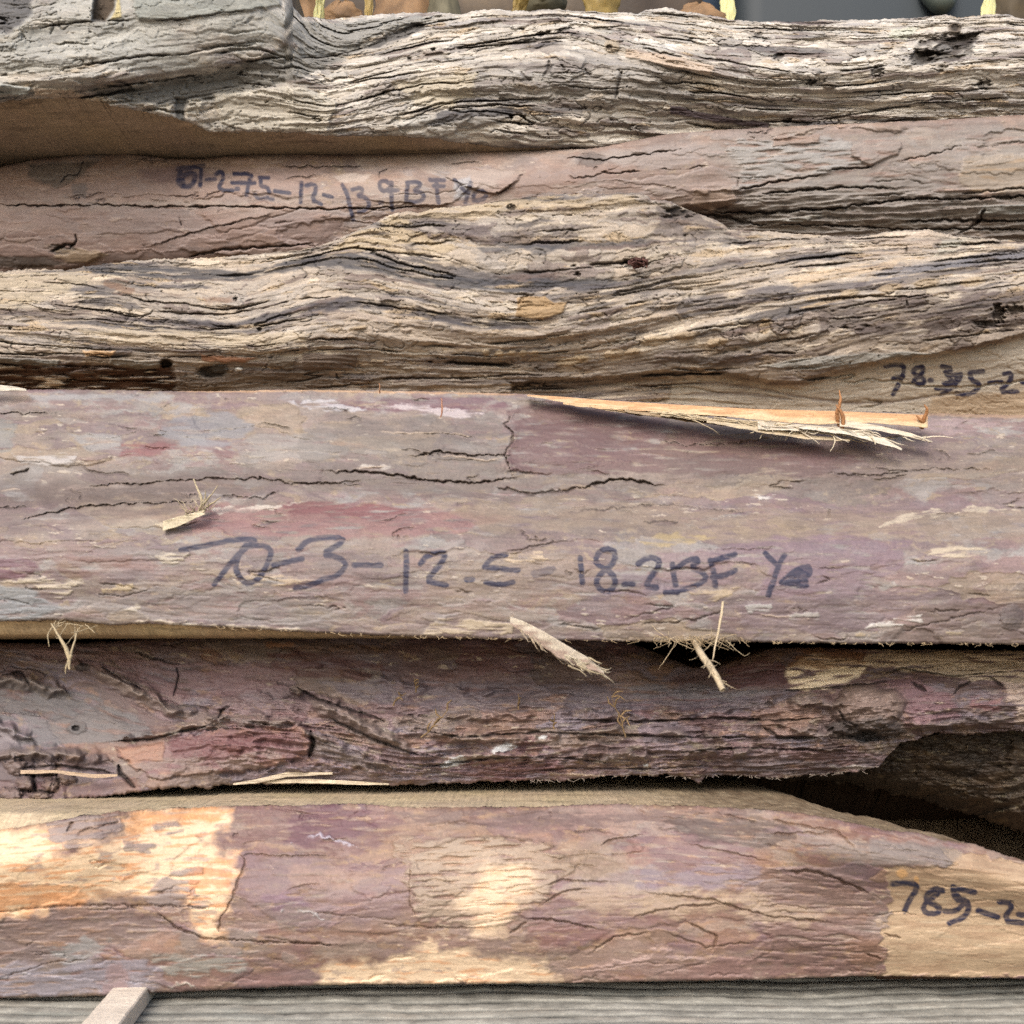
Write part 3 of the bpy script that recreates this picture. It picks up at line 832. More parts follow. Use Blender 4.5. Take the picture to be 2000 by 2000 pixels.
B.poly([(1920, 402), (2100, 396), (2100, 418), (1910, 420)], (150, 148, 140), 9, 2, 4)
B.poly([(1355, 370), (1430, 368), (1440, 392), (1390, 412), (1350, 400)], (170, 142, 122), 5, 2, 6)
B.poly([(1380, 285), (1700, 255), (2100, 235), (2100, 480), (1400, 480), (1440, 380)], (156, 150, 142), 0, 30, 20, amt=.55, mottle=.9)
rr = ridged(B.X / 150, B.S / 16, 4, 310) * sst(1330, 1480, B.X) * sst(350, 400, B.Y)
B.H += 9 * rr + 4 * fbm(B.X / 40, B.S / 8, 4, 311) * sst(1330, 1480, B.X) * sst(340, 400, B.Y)
for p, w, h, lp in [([(-40, 398), (100, 402), (210, 400), (300, 404), (420, 403), (600, 408), (720, 408), (880, 400)], 2.2, -9, 2), ([(540, 325), (640, 326), (720, 325)], 1.6, -6, 0),
                    ([(1093, 307), (1180, 312), (1345, 290)], 1.8, -8, 0), ([(965, 380), (985, 372), (1000, 358)], 2.0, -7, 3), ([(740, 350), (742, 338), (758, 330)], 1.6, -5, 0),
                    ([(1170, 335), (1200, 340), (1250, 332)], 1.8, -6, 0), ([(300, 478), (340, 465), (430, 440), (520, 420)], 1.3, -4, 4), ([(360, 505), (430, 488), (560, 480), (620, 475)], 3, -10, 0),
                    ([(1446, 345), (1440, 368)], 1.8, -6, 3), ([(1440, 372), (1500, 358), (1610, 340)], 2, -8, 4), ([(1615, 332), (1690, 328), (1710, 320)], 2.2, -8, 3),
                    ([(1480, 380), (1560, 372), (1640, 366), (1760, 366)], 2.8, -10, 3), ([(1380, 415), (1500, 415), (1640, 405), (1760, 390), (1930, 386), (2060, 380)], 4.0, -16, 0),
                    ([(1500, 440), (1640, 440), (1760, 448), (1900, 446), (2040, 450)], 3, -12, 0), ([(1760, 432), (1880, 430), (2040, 432)], 3.4, -14, 0), ([(1925, 402), (1915, 430), (1870, 460)], 3, -12, 0),
                    ([(1750, 315), (1840, 298), (1880, 282)], 1.5, -5, 0), ([(1870, 380), (1940, 372), (2040, 365)], 2, -8, 0), ([(115, 362), (125, 345), (150, 342), (165, 310)], 1.8, -6, 0), ([(350, 420), (358, 440)], 1.2, -4, 0),
                    ([(1290, 420), (1400, 422), (1500, 442)], 5, -12, 0)]:
    B.line(p, w * .85, h, (60, 47, 42), .8, lip=lp, jit=5)
B.blob(1155, 312, 26, 14, (106, 92, 86), -3, amt=.75)
B.blob(122, 488, 26, 9, (70, 60, 50), -4, amt=.8, warp=.9); B.blob(155, 500, 44, 13, (172, 144, 106), 2, amt=.75, warp=.7); B.blob(40, 512, 90, 12, (104, 98, 92), -2, amt=.7, warp=.6)
B.line([(100, 492), (125, 480), (150, 478)], 3, -8); B.line([(135, 488), (150, 470), (148, 455)], 2, -7)
z1, o1 = .3623, (0, 0)
B.write([[(960, 912), (1095, 895)], [(975, 915), (962, 975)], [(965, 985), (990, 1012), (1035, 1000), (1055, 960), (1040, 930), (1000, 938), (968, 975)], [(975, 950), (990, 1000)]], 0, 0, z1, 5.0, .95, 1)
B.write([[(1085, 905), (1080, 1000)], [(1115, 968), (1160, 965)], [(1165, 938), (1190, 922), (1208, 945), (1195, 985), (1178, 1012), (1205, 1028), (1255, 1025)], [(1280, 1018)],
         [(1262, 938), (1360, 935), (1342, 980), (1328, 1052)], [(1252, 985), (1370, 988)], [(1400, 956), (1448, 958)], [(1405, 956), (1405, 1008), (1440, 1006), (1452, 1035)],
         [(1375, 1050), (1400, 1077), (1445, 1065)], [(1465, 1074)], [(1480, 1030), (1560, 1040)], [(1626, 985), (1620, 1090)], [(1650, 1002), (1690, 990), (1708, 1020), (1678, 1078), (1732, 1100)],
         [(1745, 1050), (1790, 1062)], [(1845, 998), (1870, 1040), (1886, 1110), (1905, 1185)]], 0, 0, z1, 4.2, 1.0, 2)
B.write([[(105, 1022), (150, 1010), (165, 1035), (130, 1056), (180, 1065), (202, 1100), (182, 1130), (140, 1145)], [(260, 1092)], [(312, 992), (278, 970), (250, 985), (255, 1020), (285, 1035), (315, 1002)],
         [(318, 985), (316, 1060), (320, 1130)], [(300, 1030), (350, 1025)], [(405, 985), (396, 1080)], [(400, 985), (460, 980), (476, 1002), (430, 1030), (485, 1040), (496, 1065), (460, 1090), (396, 1085)],
         [(525, 970), (600, 972)], [(558, 975), (565, 1060)], [(545, 1002), (600, 1005)], [(565, 1052), (570, 1092)], [(655, 970), (682, 1000), (716, 1030), (726, 1058)], [(745, 985), (715, 1092)],
         [(760, 1080), (756, 1050), (790, 1020), (838, 1050), (800, 1080), (760, 1082)]], 650, 0, z1, 4.2, .9, 3)
planB = thing('live_edge_plank', 'smooth pink brown bark plank with small marker figures, just under the topmost plank', 'plank', tuple(world_pt(1000, 480, .39)), GRP)
B.build(planB, 'live_edge', M_BARK, .74)
B.sawn(planB, 'top', (165, 130, 90), plane=lambda x, z: np.where(x < 1150, CZ + .1885, z)); B.sawn(planB, 'bottom', (150, 115, 80)); B.back(planB)

# ------------------------------------------------------------------ third plank: ragged weathered wood in flowing bands
top_C = [(-2000, 540), (0, 531), (54, 525), (127, 527), (170, 521), (217, 513), (290, 507), (344, 505), (435, 502), (507, 496), (580, 489), (616, 482), (652, 471), (700, 448), (722, 440), (751, 424), (788, 413),
         (813, 415), (853, 407), (911, 402), (958, 395), (1012, 388), (1085, 380), (1157, 377), (1230, 377), (1259, 380), (1273, 390), (1309, 393), (1336, 407), (1383, 424), (1409, 435),
         (1427, 449), (1503, 452), (1600, 460), (1680, 463), (1740, 452), (1807, 448), (1870, 462), (2000, 472), (4000, 470)]
bot_C = [(-2000, 800), (700, 800), (1100, 810), (1300, 820), (2000, 850), (4000, 850)]
C = Plank(top_C, bot_C, [(0, [(-2000, .366), (500, .362), (1250, .352), (1500, .368), (4000, .368)]), (.3, [(-2000, .352), (1000, .353), (1500, .352), (4000, .352)]),
                         (.6, [(-2000, .352), (600, .350), (1200, .352), (1600, .358), (4000, .358)]), (.8, [(-2000, .360), (600, .362), (1100, .368), (1600, .366), (4000, .366)]), (1, [(-2000, .37), (4000, .372)])],
          guides=[[(-500, 495), (0, 500), (600, 470), (700, 440), (850, 430), (1000, 430), (1300, 410), (1600, 440), (2500, 425)],
                  [(-500, 535), (0, 540), (180, 530), (300, 540), (480, 545), (600, 515), (680, 500), (760, 520), (850, 545), (960, 560), (1100, 560), (1250, 545), (1400, 515), (1600, 490), (2500, 440)],
                  [(-500, 605), (0, 605), (200, 612), (350, 630), (450, 640), (560, 615), (680, 590), (800, 600), (920, 625), (1040, 630), (1150, 615), (1300, 580), (1500, 560), (1700, 530), (2500, 455)],
                  [(-500, 660), (0, 660), (250, 680), (500, 690), (650, 670), (800, 690), (1000, 692), (1200, 672), (1400, 630), (1600, 595), (2000, 540), (2500, 500)],
                  [(-500, 745), (0, 742), (600, 735), (1000, 732), (1100, 737), (1300, 715), (1400, 715), (1560, 700), (1700, 665), (2000, 615), (2500, 590)],
                  [(-500, 830), (1000, 820), (1300, 800), (1500, 830), (2000, 830), (2500, 830)]],
          jt=3.2, seed=31, round_t=12)
PC = [(178, 164, 148), (206, 190, 166), (190, 172, 150), (160, 146, 134), (214, 196, 170), (146, 130, 120), (184, 172, 158)]
weathered(C, 400, PC, amp=1.0, slate=.50, ochre=.46, brownness=.44, chips=.36)
C.col *= 1.06
C.poly([(-60, 690), (500, 690), (1000, 700), (1200, 700), (1400, 670), (1600, 640), (2100, 600), (2100, 650), (1700, 720), (1000, 790), (-60, 790)], (118, 102, 92), 0, 10, 12, amt=.55, mottle=.9)
# broad stain bands that follow the wave of the grain
for pts, c_, a in [([(170, 520), (300, 522), (480, 530), (600, 500), (690, 492), (760, 512), (860, 535), (960, 545), (1180, 545), (1260, 535), (1180, 565), (1000, 572), (860, 562), (740, 530), (600, 522), (480, 548), (290, 545), (180, 535)], (82, 82, 88), .85),
                   ([(200, 618), (340, 622), (460, 630), (560, 605), (680, 580), (800, 600), (920, 622), (1030, 628), (1060, 640), (920, 640), (800, 618), (690, 600), (570, 622), (450, 642), (330, 636)], (86, 82, 88), .85),
                   ([(-40, 610), (120, 612), (260, 618), (340, 628), (200, 626), (-40, 622)], (96, 84, 82), .7),
                   ([(1010, 560), (1200, 555), (1400, 515), (1600, 490), (1600, 505), (1420, 540), (1250, 580), (1050, 600)], (98, 92, 96), .6),
                   ([(1250, 600), (1480, 560), (1700, 548), (2000, 480), (2100, 490), (1760, 560), (1500, 585), (1280, 615)], (92, 86, 92), .7),
                   ([(1700, 530), (1900, 500), (2100, 472), (2100, 488), (1900, 518), (1720, 548)], (136, 134, 140), .7),
                   ([(1600, 590), (1860, 575), (2100, 560), (2100, 640), (1800, 655), (1600, 650)], (94, 80, 78), .65),
                   ([(730, 440), (830, 432), (900, 470), (1060, 480), (1130, 460), (1160, 440), (1080, 440), (980, 450), (860, 415)], (108, 96, 96), .7),
                   ([(930, 470), (1100, 480), (1060, 500), (940, 492)], (88, 88, 94), .7),
                   ([(1280, 400), (1360, 418), (1420, 448), (1360, 470), (1270, 465), (1290, 430)], (118, 106, 102), .75)]:
    C.poly(pts, c_, -1.5, 3, 7, ws=40, amt=a, mottle=.9)
for pts, c_ in [([(640, 610), (760, 612), (900, 640), (1030, 650), (1180, 640), (1320, 600), (1330, 628), (1180, 668), (1000, 680), (800, 670), (660, 660)], (192, 172, 150)),
                ([(150, 640), (330, 642), (480, 650), (600, 648), (600, 680), (400, 675), (180, 668)], (196, 176, 142)),
                ([(-40, 535), (60, 532), (160, 528), (180, 545), (60, 600), (-40, 605)], (190, 172, 140)),
                ([(660, 475), (760, 425), (800, 430), (840, 470), (900, 480), (860, 500), (720, 485), (640, 500)], (202, 176, 128)),
                ([(1300, 545), (1480, 515), (1560, 510), (1500, 535), (1340, 570)], (206, 186, 158)),
                ([(1680, 470), (1810, 452), (1840, 470), (1790, 492), (1690, 505)], (196, 174, 152)),
                ([(1520, 540), (1700, 515), (1760, 505), (1740, 525), (1560, 560)], (216, 186, 146)),
                ([(1840, 468), (1895, 465), (1860, 490), (1825, 500)], (196, 192, 172)),
                ([(800, 400), (1000, 392), (1240, 382), (1250, 398), (1000, 412), (900, 428), (820, 422)], (196, 172, 132))]:
    C.poly(pts, c_, 2.5, 3, 9, ws=36, amt=.62, mottle=.95)
C.poly([(1010, 580), (1065, 578), (1080, 592), (1110, 590), (1095, 612), (1060, 625), (1008, 618)], (186, 150, 98), 4, 1.6, 4, amt=.92)
C.poly([(205, 545), (258, 546), (262, 572), (220, 578)], (140, 104, 80), 1, 3, 12, amt=.7, mottle=1.0); C.poly([(400, 580), (462, 578), (460, 592), (400, 596)], (156, 118, 92), 1, 3, 10, amt=.65, mottle=1.0)
C.poly([(160, 684), (225, 686), (215, 698), (165, 694)], (222, 178, 122), 4, 2, 5)
C.poly([(390, 692), (500, 700), (480, 710), (395, 704)], (168, 116, 80), 3, 2, 6)
# rotten hollow along the lower edge at the left
C.poly([(-60, 702), (110, 712), (340, 718), (345, 800), (-60, 800)], (110, 72, 48), -18, 5, 8, amt=.9, mottle=1.1)
C.poly([(-60, 696), (60, 700), (114, 704), (112, 716), (40, 712), (-60, 704)], (138, 132, 122), 8, 1.5, 3)
C.poly([(215, 700), (310, 705), (312, 720), (270, 722), (215, 712)], (142, 132, 118), 9, 1.5, 3)
C.poly([(340, 735), (480, 728), (640, 722), (665, 800), (340, 800)], (118, 104, 92), 4, 2, 6, amt=.7)
C.poly([(520, 695), (580, 698), (570, 722), (525, 716)], (128, 114, 98), 5, 1.5, 3); C.poly([(590, 690), (700, 692), (690, 720), (590, 722)], (122, 104, 90), 5, 1.5, 3)
C.blob(415, 725, 28, 12, (54, 48, 44), -14, amt=.9); C.blob(428, 720, 18, 9, (92, 88, 84), 10, dome=True); C.blob(466, 721, 7, 4, (236, 232, 224), 4)
C.blob(325, 710, 12, 8, (40, 34, 30), -18)
# the overhanging lip and the smooth pale wood with writing under it (right)
C.poly([(1000, 750), (1180, 738), (1290, 728), (1400, 726), (1450, 735), (1500, 745), (1560, 748), (1600, 732), (1700, 712), (1740, 700), (1850, 690), (2100, 628), (2300, 900), (1000, 900)], None, -22, 4, 5)
sl, m, sd = C.poly([(1320, 738), (1400, 734), (1450, 742), (1500, 752), (1560, 756), (1600, 742), (1640, 728), (1740, 705), (1850, 690), (2000, 660), (2200, 640), (2300, 900), (1250, 900)], (196, 184, 164), 0, 4, 5, amt=.8)
C.H[:, sl] -= m * (C.H[:, sl] + 22) * .6 + m * 6
for p in [[(1300, 750), (1400, 748), (1480, 758), (1560, 775), (1660, 788), (1740, 786), (1840, 772), (1900, 764)], [(1330, 770), (1450, 768), (1560, 782)]]:
    C.line(p, 5, -3, (112, 92, 88), .6, jit=2)
C.poly([(1820, 775), (2100, 758), (2100, 850), (1800, 850)], (176, 142, 96), 2, 5, 8, amt=.6)
C.poly([(1690, 690), (1800, 688), (1840, 690), (1700, 706), (1590, 724), (1480, 716), (1560, 700)], (150, 148, 140), 5, 2, 5, amt=.8)
for p, w, h in [([(40, 548), (160, 556), (220, 568)], 2, -8), ([(270, 602), (350, 612), (440, 615), (520, 600), (580, 585), (670, 578)], 2.4, -10), ([(650, 578), (700, 590), (800, 605), (930, 620), (1040, 628), (1130, 612), (1280, 585), (1380, 570)], 2.4, -10),
                ([(650, 480), (760, 492), (880, 505), (1000, 545)], 2, -8), ([(830, 705), (920, 710), (1010, 714)], 4.2, -20), ([(1110, 520), (1230, 512), (1245, 520)], 4, -18), ([(980, 535), (1100, 528), (1230, 515)], 2.5, -10),
                ([(1545, 600), (1540, 640), (1520, 650)], 2.6, -11), ([(1538, 642), (1560, 644)], 2.6, -10), ([(1640, 640), (1700, 636)], 4, -14), ([(1772, 583), (1770, 625)], 2.6, -12), ([(1770, 480), (1768, 518)], 2.4, -11),
                ([(1450, 688), (1560, 690)], 3.2, -14), ([(700, 740), (860, 738), (1000, 742)], 3, -11), ([(1065, 740), (1060, 755), (1075, 742)], 3, -12), ([(655, 726), (664, 742), (660, 752)], 2.4, -10),
                ([(1200, 735), (1300, 732), (1420, 728)], 3, -12), ([(520, 702), (540, 690), (590, 682)], 2, -8), ([(560, 690), (620, 684), (700, 680), (820, 690), (960, 695), (1080, 690), (1200, 672), (1300, 650)], 2.2, -8),
                ([(1380, 480), (1520, 468), (1600, 468)], 2, -8), ([(1000, 455), (1140, 448), (1200, 440)], 2, -7), ([(1300, 655), (1380, 640), (1500, 628), (1640, 622), (1800, 612)], 2.4, -9),
                ([(1760, 672), (1830, 662), (1950, 648), (2040, 640)], 2.4, -9), ([(1850, 575), (1960, 560), (2040, 548)], 2, -8), ([(1600, 612), (1700, 590), (1850, 570)], 2.2, -9), ([(0, 690), (120, 690), (300, 698), (420, 695), (560, 700)], 2, -8),
                ([(1560, 590), (1700, 578), (1880, 582)], 3, -11), ([(60, 590), (240, 612), (330, 622)], 1.8, -7)]:
    C.line(p, w * .85, h * .85, (62, 50, 42), .75, gaps=.1)
for cx, cy, rx, ry, d in [(1950, 612, 12, 16, -20), (1985, 605, 20, 8, -16), (507, 643, 4, 4, -12), (460, 584, 4, 4, -12), (1128, 536, 5, 4, -12), (20, 641, 3, 3, -9), (1240, 512, 22, 9, -16), (1000, 406, 8, 6, -10), (1325, 415, 26, 10, -12), (1930, 632, 26, 7, -12)]:
    C.blob(cx, cy, rx, ry, (48, 40, 36), d, amt=.8, warp=1.1, soft=.35)
for cx, cy, rx, ry in [(950, 688, 8, 6), (975, 690, 9, 6), (1000, 689, 8, 5), (1022, 690, 8, 7), (1045, 690, 10, 6), (1200, 690, 22, 9), (1235, 686, 16, 7), (1280, 665, 30, 9), (1340, 655, 24, 8), (1400, 668, 22, 8), (1120, 705, 34, 8),
                       (1660, 572, 20, 7), (1740, 562, 24, 8), (1810, 553, 26, 9), (1900, 550, 26, 9), (700, 640, 20, 4)]:
    C.blob(cx, cy, rx, ry, (188, 158, 108), 6, ang=-8, dome=True, amt=.55, warp=.2)
C.write([[(1185, 648), (1270, 640), (1292, 660), (1260, 740), (1226, 800)], [(1228, 715), (1280, 705)], [(1382, 652), (1340, 660), (1332, 690), (1390, 712), (1400, 740), (1360, 750), (1326, 735), (1385, 692), (1385, 655)],
         [(1430, 725)], [(1490, 650), (1550, 660), (1500, 700), (1570, 695), (1602, 700), (1540, 770), (1490, 800)], [(1460, 770), (1530, 762), (1590, 692)], [(1500, 742), (1572, 735)], [(1510, 680), (1560, 760)],
         [(1640, 682), (1712, 678)], [(1640, 682), (1645, 725), (1692, 740), (1682, 780), (1620, 805), (1570, 795)], [(1745, 740), (1810, 735)], [(1825, 692), (1866, 685), (1862, 730), (1790, 790), (1895, 785)], [(1920, 735), (1975, 738)]],
        1300, 480, .3623, 4.8, .98, 4)
planC = thing('live_edge_plank', 'ragged wavy weathered plank with cream and slate bands, marked 78.35-2 at its right end', 'plank', tuple(world_pt(1000, 790, .38)), GRP)
C.build(planC, 'live_edge', M_WEATHER, .76)
C.sawn(planC, 'top', (150, 120, 85)); C.sawn(planC, 'bottom', (130, 100, 75)); C.back(planC)

# ------------------------------------------------------------------ fourth plank: thick mauve bark with large writing
top_D = [(-2000, 752), (0, 764), (50, 761), (181, 761), (326, 764), (435, 764), (543, 761), (700, 762), (831, 764), (976, 768), (1030, 770), (1067, 773), (1194, 781), (1300, 788), (1481, 799), (1644, 803), (1807, 807), (2000, 811), (4000, 835)]
bot_D = [(-2000, 1190), (0, 1214), (109, 1211), (156, 1214), (217, 1221), (290, 1218), (362, 1222), (471, 1227), (543, 1232), (700, 1239), (831, 1244), (976, 1248), (1121, 1251), (1266, 1253), (1409, 1252), (1535, 1255), (1662, 1257), (1807, 1257), (2000, 1259), (4000, 1268)]
D = Plank(top_D, bot_D, [(0, [(-2000, .345), (4000, .345)]), (.25, [(-2000, .328), (4000, .33)]), (.42, [(-2000, .327), (1000, .328), (4000, .326)]), (.55, [(-2000, .316), (600, .312), (4000, .314)]), (.75, [(-2000, .309), (4000, .308)]), (1, [(-2000, .311), (4000, .310)])],
          guides=[[(-500, 765), (500, 762), (1000, 770), (2500, 825)], [(-500, 905), (300, 915), (600, 930), (1000, 950), (1300, 945), (2500, 920)], [(-500, 1010), (300, 1000), (900, 985), (1400, 1000), (2000, 985), (2500, 975)], [(-500, 1215), (600, 1235), (1300, 1253), (2500, 1260)]],
          jt=1.2, jb=1.5, seed=41, round_t=9, round_b=6)
PD = [(160, 142, 130), (142, 120, 120), (154, 126, 124), (166, 158, 154), (174, 152, 122), (140, 112, 120), (136, 120, 112)]
bark(D, 500, PD, (210, 40), 3.0, 1.0, .15, .40, (216, 200, 178), .38, .45, .45, .45, (184, 162, 130))
for pts, c_, a in [([(990, 800), (1060, 785), (1200, 800), (1400, 850), (1600, 870), (1700, 900), (1600, 930), (1350, 925), (1000, 930), (985, 880), (1010, 830)], (126, 90, 92), .8),
                   ([(360, 1000), (420, 985), (560, 990), (700, 985), (880, 1000), (1000, 1010), (900, 1040), (700, 1055), (500, 1045), (380, 1040)], (166, 116, 114), .75),
                   ([(540, 985), (640, 978), (740, 985), (820, 1000), (700, 1012), (560, 1002)], (140, 76, 82), .65),
                   ([(230, 868), (320, 862), (345, 878), (290, 892), (235, 888)], (150, 76, 82), .7), ([(400, 862), (470, 855), (500, 880), (430, 900)], (140, 84, 88), .6),
                   ([(340, 812), (440, 800), (500, 830), (440, 880), (350, 870), (310, 840)], (150, 150, 158), .8), ([(140, 850), (240, 850), (230, 880), (170, 880)], (168, 166, 166), .8),
                   ([(450, 870), (500, 845), (640, 845), (700, 870), (640, 900), (470, 895)], (168, 162, 158), .7), ([(-40, 820), (30, 820), (20, 880), (-40, 890)], (146, 148, 146), .7),
                   ([(50, 770), (180, 766), (340, 770), (330, 782), (200, 784), (60, 782)], (164, 164, 168), .8),
                   ([(640, 795), (800, 775), (960, 775), (1000, 790), (930, 812), (860, 812), (700, 800)], (126, 80, 98), .75),
                   ([(650, 800), (740, 820), (960, 800), (990, 850), (960, 960), (820, 960), (650, 940), (560, 880)], (132, 122, 116), .55),
                   ([(-40, 960), (300, 950), (540, 950), (400, 985), (300, 1010), (120, 1030), (-40, 1050)], (134, 114, 108), .6),
                   ([(850, 990), (1100, 975), (1300, 985), (1560, 1000), (1900, 1000), (2100, 990), (2100, 1060), (1700, 1050), (1400, 1060), (1250, 1030), (950, 1040)], (168, 146, 122), .6),
                   ([(1350, 1075), (1500, 1050), (1620, 1045), (1780, 1060), (1760, 1110), (1660, 1170), (1480, 1165), (1500, 1110)], (148, 120, 134), .8),
                   ([(1090, 1140), (1200, 1120), (1380, 1130), (1320, 1160), (1130, 1175)], (140, 118, 134), .7), ([(1280, 1080), (1360, 1070), (1440, 1100), (1420, 1140), (1300, 1130)], (160, 130, 138), .7),
                   ([(-40, 1140), (60, 1150), (120, 1190), (60, 1210), (-40, 1212)], (152, 160, 166), .8), ([(-40, 1100), (50, 1085), (80, 1110), (40, 1132), (-40, 1135)], (132, 86, 104), .8),
                   ([(160, 1170), (320, 1150), (520, 1160), (700, 1200), (640, 1225), (400, 1215), (200, 1205)], (150, 142, 140), .6),
                   ([(100, 1090), (260, 1080), (250, 1110), (130, 1130)], (146, 108, 96), .6), ([(560, 1130), (680, 1120), (800, 1160), (700, 1180), (580, 1160)], (154, 124, 122), .6),
                   ([(1440, 1180), (1700, 1150), (1850, 1160), (1700, 1230), (1460, 1240)], (140, 118, 126), .7), ([(1800, 1190), (2100, 1150), (2100, 1260), (1700, 1258)], (126, 106, 98), .7),
                   ([(900, 1100), (1100, 1060), (1200, 1140), (1050, 1220), (760, 1210)], (160, 138, 120), .55)]:
    D.poly(pts, c_, 1.2, 4, 12, ws=46, amt=a, mottle=.9)
for pts, a in [([(-60, 935), (200, 925), (420, 915), (620, 905), (820, 935), (1000, 930), (1160, 930), (1300, 935), (1290, 965), (1100, 985), (940, 975), (700, 965), (560, 950), (300, 985), (-60, 985)], .6), ([(1300, 880), (1600, 905), (2100, 880), (2100, 945), (1700, 960), (1300, 960)], .35)]:
    D.poly(pts, (120, 104, 96), 0, 12, 22, ws=60, amt=a, mottle=.8)
for pts, c_, h in [([(28, 888), (60, 885), (150, 888), (140, 905), (90, 912), (40, 905)], (206, 200, 198), 2), ([(300, 1022), (350, 1012), (390, 1005), (360, 1025), (330, 1038)], (222, 204, 170), 4),
                   ([(400, 992), (480, 990), (560, 984), (600, 980), (520, 995), (430, 1002)], (222, 210, 194), 3), ([(0, 1135), (60, 1128), (160, 1135), (130, 1165), (100, 1178), (92, 1160), (60, 1140)], (216, 200, 170), 3),
                   ([(290, 1086), (330, 1080), (370, 1085), (340, 1105)], (222, 208, 180), 3), ([(200, 1150), (260, 1138), (255, 1158), (200, 1158)], (206, 182, 134), 2), ([(235, 1188), (275, 1182), (270, 1195), (238, 1194)], (226, 214, 190), 2),
                   ([(1700, 1218), (1800, 1200), (1800, 1214), (1720, 1230), (1690, 1228)], (226, 222, 214), 3), ([(1680, 1232), (1720, 1232), (1700, 1240), (1670, 1240)], (206, 180, 130), 2), ([(1850, 1230), (1885, 1228), (1880, 1240), (1850, 1240)], (206, 186, 140), 2),
                   ([(1470, 965), (1515, 968), (1510, 976), (1460, 972)], (236, 232, 228), 3), ([(1715, 1030), (1760, 1005), (1850, 990), (2040, 985), (2040, 995), (1860, 1002), (1770, 1015), (1740, 1030)], (212, 196, 168), 3),
                   ([(1810, 1070), (1900, 1065), (1940, 1078), (1870, 1092), (1820, 1082)], (222, 204, 170), 2), ([(240, 1222), (290, 1210), (330, 1212), (400, 1220), (520, 1222), (640, 1236), (480, 1232), (240, 1226)], (226, 210, 182), 3),
                   ([(980, 1085), (1060, 1078), (1070, 1095), (1000, 1100)], (222, 196, 158), 2), ([(860, 1205), (1000, 1215), (1000, 1238), (820, 1240)], (210, 190, 154), 3), ([(1340, 1155), (1450, 1148), (1400, 1175), (1370, 1172)], (196, 172, 132), 2),
                   ([(730, 788), (800, 790), (900, 800), (960, 806), (900, 816), (800, 806)], (214, 200, 204), 2), ([(560, 785), (640, 780), (720, 800), (640, 806)], (206, 204, 212), 2), ([(700, 910), (760, 908), (770, 916), (700, 918)], (228, 218, 206), 2),
                   ([(1810, 820), (1900, 815), (1960, 830), (1850, 850), (1800, 845)], (176, 150, 152), 2), ([(1220, 1055), (1330, 1040), (1400, 1050), (1300, 1070)], (190, 166, 110), 1), ([(1460, 1180), (1510, 1178), (1505, 1195), (1460, 1195)], (190, 188, 184), 2),
                   ([(1540, 1200), (1600, 1195), (1600, 1215), (1545, 1215)], (184, 178, 170), 2), ([(460, 1125), (540, 1122), (600, 1132), (560, 1145), (470, 1140)], (214, 188, 150), 1)]:
    D.poly(pts, c_, h, 2, 9, ws=22, amt=.85, mottle=1.15)
for p, w, h, lp in [([(-40, 805), (60, 808), (110, 808)], 1.8, -6, 2), ([(180, 950), (270, 945), (400, 935), (520, 935), (580, 945), (700, 945)], 1.8, -6, 3), ([(-40, 992), (60, 990)], 1.8, -7, 0), ([(50, 1012), (80, 1005), (160, 990), (240, 985), (400, 978)], 2.2, -8, 3),
                    ([(650, 920), (760, 925), (840, 940), (950, 942), (1000, 932)], 2.8, -12, 3), ([(1150, 948), (1210, 935), (1290, 946)], 3.0, -13, 3), ([(810, 890), (860, 882), (920, 892), (990, 888)], 2.0, -8, 3), ([(790, 842), (860, 845), (940, 853)], 1.6, 3, 0),
                    ([(960, 950), (1040, 965), (1120, 955), (1180, 945)], 3, -8, 0), ([(1600, 925), (1700, 928), (1830, 916), (1960, 918)], 1.8, -6, 0), ([(420, 970), (520, 972), (550, 955)], 2, -7, 0), ([(1000, 805), (985, 830), (1005, 850), (985, 890), (1000, 920)], 2.4, -7, 5),
                    ([(20, 930), (60, 915)], 2.6, -9, 0), ([(1290, 858), (1330, 870), (1420, 868), (1500, 856)], 1.5, -4, 2), ([(1100, 1000), (1300, 985), (1500, 1008)], 2, -4, 0), ([(1250, 1018), (1330, 1020)], 3, -5, 0), ([(180, 1160), (250, 1165), (300, 1150)], 1.5, -4, 0),
                    ([(1750, 1235), (1850, 1210), (1960, 1185)], 2, -5, 0), ([(1880, 890), (1950, 880)], 1.5, -4, 0), ([(1420, 1190), (1360, 1210), (1250, 1222)], 2.2, -5, 0)]:
    D.line(p, w * .8, h * .9, (70, 54, 48), .75, lip=lp * 1.5, jit=7)
for p in [[(700, 840), (790, 846), (860, 844), (950, 855)], [(820, 888), (900, 892), (950, 900), (990, 893)], [(650, 918), (760, 910)], [(180, 760), (1030, 768)], [(-40, 960), (40, 955)], [(1590, 1210), (1480, 1200)]]:
    D.line(p, 2, 3, (222, 196, 168), .8, jit=3, gaps=.3)
D.line([(326, 765), (600, 763), (900, 768), (1040, 772)], 3, 1, (226, 176, 118), .8, jit=2)
D.poly([(1800, 803), (2000, 808), (2100, 812), (2100, 818), (1950, 816), (1800, 812)], (190, 150, 110), 2, 2.5, 5, amt=.7)
D.blob(1975, 1205, 24, 24, (96, 84, 84), 6, dome=True, amt=.6)
z7 = .3416
